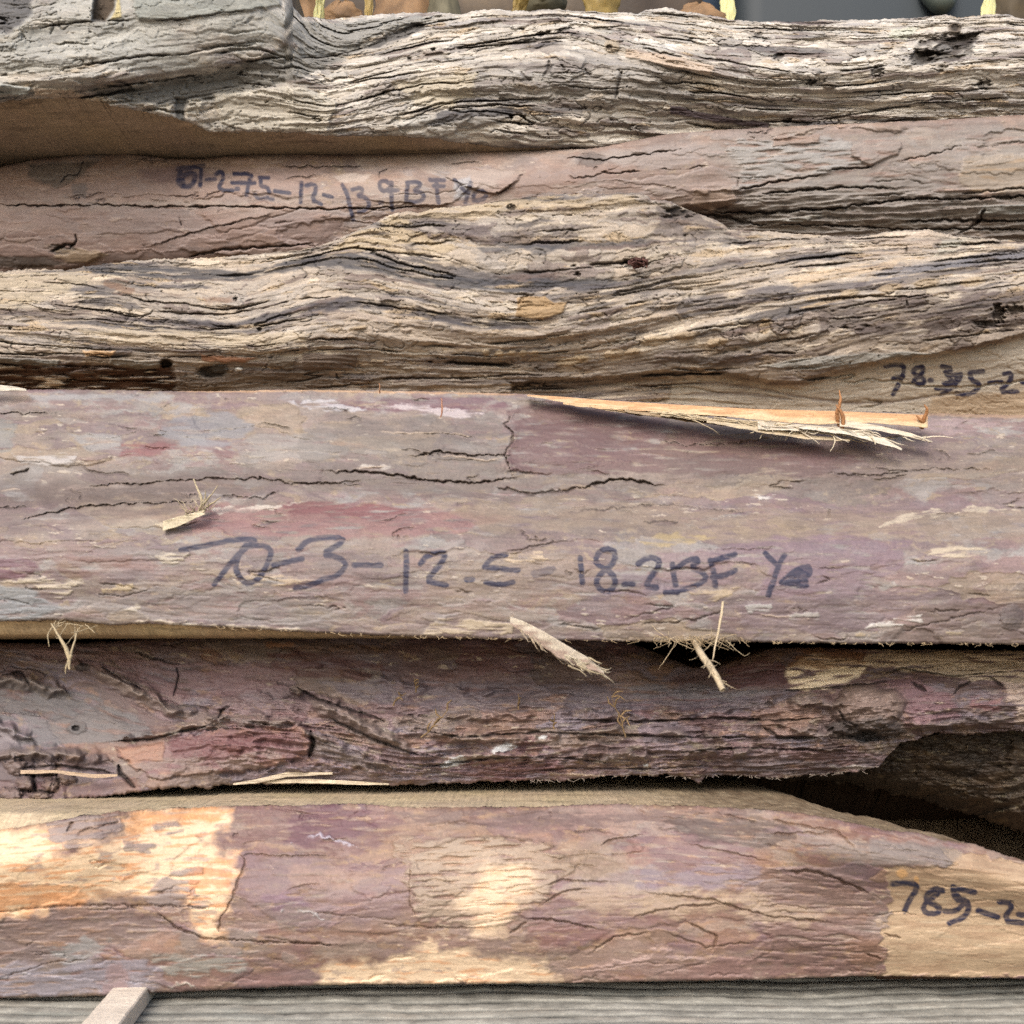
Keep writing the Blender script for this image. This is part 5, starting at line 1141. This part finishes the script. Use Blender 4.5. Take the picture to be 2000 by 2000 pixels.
# folds and flakes around the knot scar
for p, w, h, lp in [([(800, 1690), (800, 1760), (815, 1795)], 1.6, -4, 5), ([(830, 1660), (900, 1635), (1000, 1635), (1100, 1655)], 2.6, 4, 0),
                    ([(740, 1805), (850, 1812), (940, 1812)], 2.2, -8, 0), ([(1030, 1792), (1100, 1800), (1170, 1815)], 2.6, -10, 4), ([(995, 1825), (1030, 1800)], 3, -9, 0), ([(1155, 1860), (1200, 1830), (1270, 1820)], 2.4, -8, 4), ([(1060, 1730), (1100, 1720), (1200, 1722)], 2.2, -7, 3), ([(1060, 1765), (1090, 1745), (1140, 1735)], 2.4, -8, 3),
                    ([(1170, 1650), (1200, 1638), (1250, 1632)], 2.4, -8, 3), ([(1530, 1700), (1600, 1704), (1660, 1728), (1700, 1745)], 3.6, -14, 5), ([(1500, 1600), (1640, 1625), (1680, 1668)], 2.4, -7, 0), ([(1500, 1630), (1640, 1626)], 2.4, -8, 0), ([(1725, 1825), (1760, 1834)], 2.4, -10, 0), ([(1690, 1862), (1722, 1872)], 3, -12, 0),
                    ([(470, 1668), (480, 1680), (455, 1750), (430, 1800), (428, 1830)], 2.4, -7, 4), ([(470, 1668), (540, 1672), (650, 1670)], 1.8, -5, 3), ([(-40, 1785), (60, 1775), (160, 1768), (300, 1768), (430, 1775)], 3.2, -11, -3), ([(300, 1775), (350, 1815), (400, 1832), (500, 1838), (660, 1845)], 3, -10, 4), ([(510, 1830), (580, 1840), (660, 1846)], 2.4, -8, 0),
                    ([(600, 1780), (700, 1790), (800, 1800)], 1.6, -4, 0), ([(1280, 1745), (1400, 1760), (1500, 1790), (1620, 1800)], 3, -6, 5), ([(1340, 1800), (1400, 1830), (1390, 1860)], 3, -7, 4), ([(1240, 1790), (1330, 1770), (1420, 1765)], 2.4, -6, 4), ([(1300, 1820), (1380, 1850), (1480, 1840)], 2.2, -6, 3), ([(130, 1625), (145, 1605)], 3, -8, 0),
                    ([(1350, 1650), (1450, 1670), (1490, 1680)], 1.8, -5, 3), ([(820, 1614), (900, 1604), (960, 1614)], 2, 3, 0), ([(1120, 1900), (1250, 1880), (1400, 1885)], 1.8, -5, 0), ([(0, 1910), (100, 1880), (210, 1872)], 1.6, -4, 2), ([(560, 1730), (650, 1740)], 1.5, 2, 0)]:
    F.line(p, w * .85, h * .8, (112, 84, 62), .7, lip=lp, jit=5)
for p, c_ in [([(560, 1650), (620, 1630), (700, 1655)], (200, 192, 206)), ([(540, 1780), (600, 1780), (640, 1800)], (196, 192, 190)), ([(0, 1912), (60, 1900)], (206, 200, 196)), ([(290, 1940), (360, 1920), (390, 1930)], (214, 206, 190))]:
    F.line(p, 3, 3, c_, .8, jit=8, js=10, gaps=.2)
F.blob(1150, 1690, 54, 22, (146, 122, 98), 4, warp=1.5, amt=.6, soft=.6); F.blob(1762, 1706, 11, 9, (222, 172, 110), 1); F.blob(1790, 1720, 5, 10, (222, 172, 110), 1)
F.write([[(1220, 790), (1330, 785), (1362, 810), (1312, 880), (1290, 935)], [(1492, 830), (1450, 815), (1402, 850), (1410, 890), (1470, 910), (1482, 940), (1430, 955), (1386, 935), (1400, 890), (1460, 850), (1488, 825)],
         [(1550, 812), (1665, 836)], [(1550, 805), (1560, 880), (1620, 872), (1640, 930), (1600, 978), (1545, 995), (1530, 1000)], [(1505, 938), (1560, 940), (1600, 905)], [(1570, 850), (1600, 890), (1630, 900)], [(1685, 935), (1790, 970)],
         [(1800, 886), (1882, 895), (1815, 990), (1925, 1000)], [(1905, 955), (1975, 962)]], 1300, 1440, .3623, 5.6, 1.0, 8, sk=.05)
planF = thing('live_edge_plank', 'lowest plank, purple bark with bright peeled orange patches and black figures at the right', 'plank', tuple(world_pt(1000, 1915, .32)), GRP)
F.build(planF, 'live_edge', M_BARK, .88)
F.sawn(planF, 'top', (216, 190, 146), var=.16, tintx=(lambda x: sst(1150, 1500, x) * .75, (124, 98, 68)), plane=lambda x, z: (CZ - .0436) * (1 - sst(1480, 1760, x)) + (z - .001) * sst(1480, 1760, x),  # ledge browned towards the right: overhang's shade painted in with the debris
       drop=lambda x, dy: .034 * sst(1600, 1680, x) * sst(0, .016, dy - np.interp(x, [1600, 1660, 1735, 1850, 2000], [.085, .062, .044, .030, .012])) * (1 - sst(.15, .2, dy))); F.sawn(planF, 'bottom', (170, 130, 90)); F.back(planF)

# ------------------------------------------------------------------ loose and torn bits
# orange sapwood strip torn along the top edge of the fourth plank
tt = [(1030, 771), (1100, 775), (1200, 783), (1300, 789), (1480, 799), (1640, 803), (1800, 810), (1812, 812)]
tb = [(1030, 774), (1070, 780), (1120, 790), (1200, 799), (1300, 806), (1400, 812), (1500, 822), (1600, 830), (1660, 826), (1700, 826), (1800, 834), (1812, 836)]
sliver('torn_strip', tt, tb, lambda X, v: .340 - .006 * sst(1050, 1350, X) - .002 * v, 4, (226, 168, 104), planD, 6, 1.5, 3, col2=(232, 196, 140))
for a, b_, d, c_, nm in [([(1290, 806), (1400, 818), (1520, 824), (1600, 842)], [(1290, 812), (1400, 824), (1500, 838), (1560, 848), (1600, 848)], .331, (206, 182, 140), 1), ([(1480, 822), (1600, 832), (1700, 840), (1715, 864)], [(1480, 838), (1560, 842), (1640, 850), (1690, 856), (1715, 868)], .329, (222, 206, 178), 2),
                           ([(1640, 818), (1720, 832), (1780, 846), (1822, 862)], [(1640, 832), (1720, 842), (1780, 854), (1822, 864)], .330, (228, 210, 178), 3), ([(1150, 792), (1250, 802), (1340, 812)], [(1150, 796), (1250, 812), (1340, 818)], .335, (210, 180, 130), 4)]:
    sliver('torn_strip', a, b_, d, 3, c_, planD, 10, 3.5, nm)
for L in ([([(1640, 832, .332), (1634, 806, .330), (1642, 786, .328), (1640, 762, .327)], [5, 4, 3, 1]), ([(1644, 845, .330), (1648, 815, .328), (1640, 800, .327), (1632, 790, .327)], [4, 4, 3, 1])],
          [([(1800, 836, .334), (1806, 815, .331), (1812, 800, .329), (1805, 790, .328)], [5, 4, 3, 1]), ([(1808, 832, .333), (1798, 820, .331), (1790, 812, .331)], [3, 3, 1])]):
    strands('curled_fibre', L, (206, 138, 70), planD)
strands('hair_fibre', [([(1625, 845, .328), (1632, 862, .326), (1622, 882, .325)], [1.6, 1.2, .6]), ([(1500, 840, .33), (1488, 850, .328), (1484, 858, .327)], [1.4, 1, .5]), ([(1560, 846, .33), (1548, 842, .327), (1540, 850, .326)], [1.4, 1, .5]), ([(1600, 840, .33), (1580, 838, .327), (1572, 846, .326)], [1.2, 1, .5]),
                       ([(1690, 852, .328), (1706, 856, .326), (1710, 868, .325)], [2, 1.6, .8]), ([(1820, 862, .33), (1812, 866, .328)], [1.2, .5])], (214, 196, 160), planD)
def fray(x0, x1, edge, d, n, ln, parent, col, dirx=(.4, 1), diry=(-.05, .55), rad=1.2, seed=1):
    r = random.Random(seed); e = curve(edge); L = []
    for i in range(n):
        x = r.uniform(x0, x1); y = float(e(x)) - r.uniform(0, 5); q = r.uniform(.3, 1) * ln; ax, ay = r.uniform(*dirx), r.uniform(*diry)
        k = r.uniform(-.3, .3)
        L.append(([(x, y, d), (x + q * .4 * ax, y + q * .4 * ay, d - .0012), (x + q * ax, y + q * (ay + k * .3), d - .003 * r.random()), (x + q * 1.25 * ax, y + q * (ay + k), d - .004 * r.random())], [rad * r.uniform(.6, 1.3), rad, rad * .7, .25]))
    o = strands('frayed_fibre', L, col, parent); o['kind'] = 'stuff'
fray(1260, 1700, [(1260, 806), (1500, 830), (1600, 842), (1715, 862)], .3305, 26, 90, planD, (218, 194, 150), dirx=(.8, 1), diry=(.0, .30), seed=2)
fray(1480, 1800, [(1480, 832), (1640, 845), (1720, 846), (1800, 858)], .329, 30, 70, planD, (230, 212, 182), dirx=(.7, 1), diry=(-.08, .4), rad=1.5, seed=3)
fray(1480, 1600, [(1480, 838), (1600, 848)], .329, 12, 46, planD, (214, 194, 156), dirx=(-.7, .2), diry=(.1, .5), seed=14)
for a_, b2, d_, c_, nm in [([(1220, 800), (1330, 812), (1450, 824), (1530, 838)], [(1220, 804), (1330, 822), (1450, 836), (1530, 842)], .3325, (188, 158, 114), 21), ([(1380, 820), (1480, 834), (1580, 850), (1660, 858)], [(1380, 824), (1480, 844), (1580, 858), (1660, 861)], .3285, (214, 190, 148), 22),
                         ([(1560, 832), (1660, 840), (1730, 858), (1762, 876)], [(1560, 836), (1660, 850), (1725, 868), (1762, 879)], .3275, (234, 220, 192), 23), ([(1100, 786), (1260, 800), (1420, 812)], [(1100, 790), (1260, 808), (1420, 815)], .3345, (236, 190, 128), 24)]:
    sliver('torn_strip', a_, b2, d_, 3, c_, planD, 8, 2.2, nm)
fray(1100, 1165, [(1100, 1282), (1165, 1306)], .2855, 26, 44, planD, (214, 196, 160), dirx=(.5, 1), diry=(.1, .8), rad=1.4, seed=5)
fray(1010, 1090, [(1010, 1226), (1090, 1282)], .297, 14, 40, planD, (196, 172, 138), dirx=(.3, 1), diry=(.5, .9), rad=1.0, seed=6)
fray(360, 410, [(360, 1005), (410, 1000)], .3115, 22, 46, planD, (206, 186, 146), dirx=(-.7, .5), diry=(-1, .1), rad=.9, seed=7)
fray(100, 170, [(100, 1216), (170, 1222)], .302, 11, 70, planD, (206, 184, 140), dirx=(-.7, .7), diry=(-.2, 1), rad=.7, seed=8)
fray(1290, 1430, [(1290, 1250), (1430, 1253)], .305, 40, 56, planD, (204, 178, 132), dirx=(-.9, .9), diry=(-.3, .8), rad=.8, seed=9)
fray(1360, 1415, [(1360, 1262), (1415, 1345)], .288, 16, 30, planD, (206, 182, 140), dirx=(-.6, .8), diry=(.1, .8), rad=.8, seed=10)
# bark fibres on the face and lower edge of the fourth plank
strands('bark_fibre', [([(378, 936, .318), (386, 955, .314), (396, 978, .313), (388, 1002, .314)], [1.2, 2.2, 3, 3]), ([(426, 948, .312), (410, 970, .312), (396, 988, .313)], [.8, 1.6, 3]), ([(432, 972, .313), (412, 984, .313), (392, 1000, .314)], [.8, 2, 3]), ([(402, 958, .313), (400, 984, .313)], [1, 2])], (196, 176, 134), planD)
sliver('bark_flake', [(318, 1018), (345, 1010), (400, 996)], [(318, 1036), (345, 1030), (400, 1004)], .3105, 3, (216, 198, 160), planD, 4, 2, 9)
strands('bark_fibre', [([(100, 1218, .300), (120, 1250, .296), (134, 1276, .295), (136, 1308, .294)], [1.5, 3, 5, 2]), ([(152, 1228, .299), (144, 1260, .296), (136, 1285, .295)], [.8, 1.8, 3]), ([(140, 1280, .295), (130, 1300, .294), (128, 1316, .294)], [4, 2.5, .8]), ([(110, 1212, .302), (92, 1240, .297), (96, 1262, .296)], [.6, 1.2, .6]),
                       ([(190, 1222, .302), (160, 1232, .299), (138, 1236, .297)], [.6, 1, .6])], (204, 180, 132), planD)
def dtip(X, v): return .3035 - .02 * sst(1000, 1170, X)
sliver('peeled_strip', [(996, 1204), (1020, 1212), (1060, 1232), (1110, 1262), (1150, 1285), (1180, 1312)], [(996, 1218), (1020, 1234), (1060, 1264), (1090, 1284), (1130, 1302), (1180, 1317)], dtip, 3, (206, 190, 164), planD, 4, 5, 12, col2=(176, 148, 128))
strands('bark_fibre', [([(1130, 1300, .284), (1155, 1312, .282), (1180, 1318, .281)], [2.5, 1.5, .5]), ([(1110, 1300, .286), (1135, 1310, .283), (1146, 1322, .282)], [2, 1, .5]), ([(1150, 1285, .283), (1175, 1296, .281)], [2, .7])], (206, 184, 140), planD)
strands('bark_fibre', [([(1356, 1254, .302), (1372, 1282, .294), (1394, 1312, .288), (1412, 1348, .284)], [6, 7, 7, 6]), ([(1412, 1176, .301), (1408, 1210, .296), (1400, 1250, .294), (1392, 1288, .292)], [2.5, 2.8, 2.2, 1])], (206, 182, 140), planD)
rnd = random.Random(4)
fr = []
for i in range(34):
    x = rnd.gauss(1345, 50); y = 1246 + rnd.uniform(-6, 4); d = .302
    a = rnd.uniform(-1, 1)
    fr.append(([(x, y, d), (x + 10 * a, y + rnd.uniform(3, 12), d - .003), (x + rnd.uniform(-30, 30), y + rnd.uniform(0, 26), d - .006)], [.8, .6, .25]))
for i in range(90):
    x = rnd.uniform(420, 1990); y = np.interp(x, [p[0] for p in bot_D], [p[1] for p in bot_D]) - 2
    fr.append(([(x, y, .3085), (x + rnd.uniform(-6, 6), y + rnd.uniform(1, 4), .307), (x + rnd.uniform(-12, 12), y + rnd.uniform(1, 8), .3065)], [.8, .6, .25]))
strands('fibre_fringe', fr, (190, 160, 112), planD)['kind'] = 'stuff'
# slivers at the lower edge of the fifth plank
sliver('torn_strip', [(455, 1530), (500, 1522), (560, 1508), (650, 1508)], [(455, 1533), (500, 1530), (560, 1518), (650, 1512)], .338, 2.5, (226, 204, 170), planE, 0, 1.5, 4)
sliver('torn_strip', [(520, 1524), (600, 1521), (700, 1526), (760, 1530)], [(520, 1530), (600, 1530), (700, 1533), (760, 1533)], .339, 2.5, (230, 208, 172), planE, 0, 1.5, 5)
sliver('torn_strip', [(40, 1504), (110, 1504), (180, 1512), (230, 1512)], [(40, 1512), (110, 1510), (180, 1520), (230, 1516)], .326, 3, (206, 174, 138), planE, 2, 1.5, 6)
fr = []
for i in range(60):
    x = rnd.uniform(1000, 1700); y = np.interp(x, [p[0] for p in bot_E], [p[1] for p in bot_E]) - 2
    fr.append(([(x, y, .3435), (x + rnd.uniform(-5, 5), y + rnd.uniform(1, 4), .342), (x + rnd.uniform(-12, 12), y + rnd.uniform(1, 8), .3415)], [.8, .6, .25]))
strands('fibre_fringe', fr, (176, 158, 140), planE)['kind'] = 'stuff'

# loose things lying on the planks
GS = 'dry sprigs caught on the dark bark'
def sprig(cx, cy, d, sc, lab, n, seed):
    r = random.Random(seed); L = []
    tip = None
    p = [(cx, cy, d)]; a = r.uniform(-2.2, -.9)
    for i in range(4):
        a += r.uniform(-.4, .4)
        p.append((p[-1][0] + sc * .3 * math.cos(a), p[-1][1] + sc * .3 * math.sin(a), d - .001 * r.random()))
    L.append((p, [1.8, 1.5, 1.3, 1, .7]))
    for i in range(n):
        b = p[1 + i % 4]; a = r.uniform(-3.1, .4)
        L.append(([b, (b[0] + sc * .2 * math.cos(a), b[1] + sc * .2 * math.sin(a), d - .0012), (b[0] + sc * .36 * math.cos(a + .4), b[1] + sc * .36 * math.sin(a + .4), d - .002)], [1.6, 1.9, .8]))
    o = strands('dry_sprig', L, (158, 126, 80))
    tag(o, lab, 'sprig', GS)
for a in [(822, 1440, .330, 62, 'long dry tan sprig standing on the rough middle of the dark plank', 5, 2), (1222, 1440, .330, 70, 'branching dry tan sprig on the dark plank under the hanging fibres', 8, 3), (768, 1378, .336, 30, 'small dry tan sprig above and left of the long sprig', 3, 5),
          (1012, 1386, .338, 26, 'tiny bent dry sprig midway between the long sprig and the branching sprig', 2, 8), (1082, 1424, .331, 26, 'short slanted dry sprig just left of the branching sprig', 2, 9), (812, 1352, .339, 24, 'topmost dry tan wisp on the dark plank', 3, 12)]:
    sprig(*a)
o = strands('wood_sliver', [([(862, 778, .318), (864, 800, .3165), (861, 815, .3165)], [1.2, 2, 1.2])], (206, 140, 100)); tag(o, 'thin upright orange sliver stuck on the mauve bark below the wavy plank', 'wood sliver')
o = strands('wood_sliver', [([(741, 768, .338), (742, 758, .337), (741, 748, .337)], [1.6, 1.4, .8])], (206, 146, 96)); tag(o, 'tiny orange sliver poking up at the top edge of the mauve plank', 'wood sliver')
def curl(cx, cy, d, r0, seed):
    L = []; r = random.Random(seed)
    for k in range(14):
        cx_, cy_ = cx + r.uniform(-6, 6), cy + r.uniform(-5, 5)
        a0 = r.uniform(0, 6.28); rr_ = r0 * r.uniform(.25, .8); p = []
        for i in range(9):
            a = a0 + i * r.uniform(.2, .7); p.append((cx_ + rr_ * 1.25 * math.cos(a) + r.uniform(-2, 2), cy_ + rr_ * .8 * math.sin(a), d - .0006 * i * r.random()))
        L.append((p, [1.8, 2.2, 1.4]))
    return L
o = strands('curled_bark_shred', curl(1246, 511, .3465, 15, 3), (104, 66, 58)); tag(o, 'little ball of curled red brown bark shreds in a crack of the wavy plank', 'bark shred')
# pale shell like chip resting on the fourth plank's upper left corner
o = sliver('pale_chip', [(-60, 752), (0, 752), (30, 755), (52, 760)], [(-60, 766), (0, 764), (30, 763), (52, 763)], .338, 3, (232, 222, 200), None, 0, .6, 3); tag(o, 'pale cream wood chip on the upper left corner of the mauve plank', 'wood chip')

# sticks between the bottom plank and the decking
def bar(name, p0, p1, w, h, col, z0, label, cat):
    p0 = np.array(p0); p1 = np.array(p1); d = p1 - p0; n = np.array([-d[1], d[0]]) / np.hypot(*d)
    N, Mx = 60, 8
    prof = [(-.5, 0), (-.5, .93), (-.46, 1), (.46, 1), (.5, .93), (.5, 0)]
    co = []; t = np.linspace(0, 1, N)
    for a, b_ in prof:
        xy = p0[None] + t[:, None] * d[None] + n[None] * (a * w)
        co.append(np.stack([xy[:, 0], xy[:, 1], z0 + b_ * h + .00025 * fbm(t * 30, t * 0 + a * 9, 3, 5)], -1))
    co = np.stack(co)
    c = lin(col) * (1 + .2 * fbm(t[None] * 6 + np.arange(6)[:, None] * 3.1, t[None] * 40, 4, 7))[..., None]
    f = grid_faces(6, N)
    caps = [[0, N, 2 * N, 5 * N], [2 * N, 3 * N, 4 * N, 5 * N], [N - 1, 6 * N - 1, 3 * N - 1, 2 * N - 1], [6 * N - 1, 5 * N - 1, 4 * N - 1, 3 * N - 1]]
    o = mesh_obj(name, co, np.concatenate([f, np.array(caps)]), M_SAWN, None, np.clip(c.reshape(-1, 3), .002, .9), np.zeros(6 * N), smooth=False)
    tag(o, label, cat); return o
bar('spacer_stick', (-.1073, .240), (-.1313, .440), .0104, .0053, (250, 232, 206), DECK_TOP + .0002, 'pale square stick running out from under the lowest plank at the lower left', 'stick')
bar('spacer_stick', (.1185, .331), (.1455, .331), .010, .0046, (92, 64, 46), DECK_TOP + .0002, 'short dark brown stick wedged under the right end of the lowest plank', 'stick')

# ------------------------------------------------------------------ behind and on top of the stack
ZT = CZ + (YH - 30) / FPX * .372      # upper surface of the topmost plank
def rounded_block(name, x0, x1, y0, y1, z0, z1, r, mat, label, cat, parts=None, seg=6):
    import bmesh
    root = thing(name, label, cat, ((x0 + x1) / 2, y0, z0)) if parts else None
    bm = bmesh.new()
    bmesh.ops.create_cube(bm, size=1)
    for v in bm.verts:
        v.co = ((x0 + x1) / 2 + v.co.x * (x1 - x0), (y0 + y1) / 2 + v.co.y * (y1 - y0), (z0 + z1) / 2 + v.co.z * (z1 - z0))
    bmesh.ops.bevel(bm, geom=bm.edges[:], offset=r, segments=seg, affect='EDGES', profile=.5)
    me = bpy.data.meshes.new(name if not parts else 'body'); bm.to_mesh(me); bm.free()
    for p in me.polygons: p.use_smooth = True
    me.materials.append(mat)
    o = bpy.data.objects.new(name if not parts else 'body', me); COL.objects.link(o)
    if parts:
        me.transform(__import__('mathutils').Matrix.Translation(-root.location)); o.parent = root
        return root
    return tag(o, label, cat)

M_TUB = mat_plain('slate_plastic', tuple(lin((72, 84, 92), .34)), .62, .4, .05, 30)
tub = rounded_block('plastic_tub', .104, .262, .47, .63, ZT + .001, ZT + .16, .014, M_TUB, 'slate blue plastic tub standing on the top plank at the right', 'plastic tub', True)
M_REFLECT = mat_plain('pale_reflection', tuple(lin((104, 114, 106), .5)), .3, .5, .05, 30)
def at(px, py, d): return world_pt(px, py, d)
V, Fc = tube([(1795, -70, .470), (1818, -10, .466), (1842, 8, .464), (1852, -10, .466), (1850, -80, .47)], [18, 20, 22, 20, 18], 12)
mesh_obj('tub_reflection', V, Fc, M_REFLECT, tub)  # rounded pale form made up to stand in for a reflection on the tub

M_DRY = [mat_plain('dry_leaf_yellow', tuple(lin((196, 168, 98), .45)), .6, .3, .3, 160, trans=.3), mat_plain('dry_leaf_tan', tuple(lin((150, 118, 84), .6)), .7, .3, .3, 130, trans=.2), mat_plain('dry_leaf_grey', tuple(lin((112, 106, 84), .6)), .7, .3, .3, 130), mat_plain('dry_leaf_pale', tuple(lin((226, 222, 160), .6)), .5, .3, .12, 160, trans=.4), mat_plain('dark_leaf', tuple(lin((84, 72, 52), .7)), .7, .3, .3, 130)]
def leaf(cx, d, wpx, base, tipy, m, label, lean=0, curl=.6, cat='dry leaf', seed=0, group='dry leaves on top of the stack'):
    """a curled dry leaf standing on the top plank: curved blade with lobes and real thickness, base at py=base, tip at py=tipy"""
    R, N = 22, 18
    v = np.linspace(0, 1, R)[:, None]; u = np.linspace(-1, 1, N)[None]
    wprof = (1 + .16 * np.sin(v * 9 + seed) + .3 * fbm(v * 5, u * 0 + seed, 4, seed + 4)) * np.sqrt(np.clip(1.02 - v ** 3, 0, 1)) * (1 + .10 * fbm(u * 3, v * 9, 3, seed + 5))
    px = cx + u * wpx / 2 * wprof + lean * v + 4 * fbm(v * 3 + u, v * 2 + seed, 2, seed)
    py = base + (tipy - base) * v - 5 * np.abs(u) * v + 3 * fbm(u * 2 + seed, v * 3, 3, seed + 1)
    un = d / FPX
    dd = d + curl * wpx * .5 * un * (np.abs(u * wprof) ** 1.7) + un * 14 * np.sin(v * 3 + seed) + un * 5 * fbm(u * 3, v * 4 + seed, 3, seed + 2)
    a = world_pt(px, py, dd); b_ = world_pt(px, py, dd + .0006)
    n = R * N; co = np.concatenate([a.reshape(-1, 3), b_.reshape(-1, 3)])
    i = np.arange(n).reshape(R, N)
    ring = np.concatenate([i[0], i[1:, -1], i[-1, -2::-1], i[-2:0:-1, 0]]); r2 = np.roll(ring, -1)
    f = np.concatenate([grid_faces(R, N, True), grid_faces(R, N) + n, np.stack([ring, ring + n, r2 + n, r2], -1)])
    o = mesh_obj('dry_leaf', co, f, m); tag(o, label, cat, group)
LV = [(600, .40, 70, 60, -90, 1, 'broad tan dry leaf beside the flared end of the top plank', 0, .7, 1), (622, .392, 20, 52, -60, 3, 'narrow pale yellow leaf sliver in front of the broad tan leaf', 6, .3, 2), (668, .405, 80, 60, 4, 1, 'low tan dry leaf lying right of the pale yellow sliver', 0, .5, 3),
      (720, .395, 16, 55, -80, 0, 'slim golden upright leaf left of the big brown leaves', 0, .4, 4), (800, .41, 130, 62, -110, 1, 'large brown tan leaf behind the middle left of the top plank', 10, .8, 5), (872, .405, 60, 60, -70, 2, 'grey green folded leaf right of the large brown tan leaf', -14, .7, 6),
      (1008, .395, 34, 52, -20, 0, 'small yellow leaf tip left of the grey arched leaf', 14, .4, 7), (1058, .41, 100, 50, -18, 2, 'grey arched dry leaf on top of the stack', 0, .9, 8), (1176, .395, 74, 55, -60, 0, 'bright yellow dry leaf near the middle of the top edge', 0, .6, 9),
      (1366, .395, 100, 55, 8, 1, 'rounded tan leaf just left of the slate blue tub', 0, .5, 10), (1424, .40, 26, 58, -60, 3, 'pale leaf edge standing against the slate blue tub', -8, .3, 11), (1928, .395, 26, 50, -60, 3, 'pale green white leaf sliver at the right end of the tub', 10, .3, 12), (1985, .41, 110, 60, -90, 4, 'dark brown leaf at the far right of the top edge', 0, .7, 13)]
for cx, d, w, b_, t_, mi, lab, ln, cu, sd_ in LV:
    leaf(cx, d, w, b_, t_, M_DRY[mi], lab, ln, cu, seed=sd_)
# rough dark offcut lying across the back of the top plank
def offcut():
    n, s_ = 110, 26
    t = np.linspace(-.80, .094, n)[:, None]; a = np.linspace(0, 2 * np.pi, s_, endpoint=False)[None]
    r = .064 * (1 + .1 * np.cos(2 * a + .6) + .20 * fbm(t * 14, a * 1.3 + 2, 4, 3) + .12 * fbm(t * 60, a * 4, 4, 5))
    r[0] *= .02; r[-1] *= .02; t[0] = t[1]; t[-1] = t[-2]
    y = .51 + r * .85 * np.cos(a); z = ZT + .060 + r * np.sin(a)
    co = np.stack([t + 0 * a, y, z], -1)
    i = np.arange(n * s_).reshape(n, s_); j = np.roll(i, -1, 1)
    f = np.stack([i[:-1], i[1:], j[1:], j[:-1]], -1).reshape(-1, 4)
    c = lin((84, 66, 48)) * (1 + .7 * fbm(t * 40, a * 6, 5, 9))[..., None]
    m = sst(.1, .35, fbm(t * 18, a * 3, 4, 12))[..., None]
    c = c * (1 - m) + lin((128, 104, 70)) * m
    o = mesh_obj('rough_offcut', co, f, M_BARK, None, np.clip(c, .002, .9).reshape(-1, 3), np.zeros(n * s_))
    tag(o, 'dark rough round offcut lying across the back of the stack behind the leaves', 'offcut')
offcut()
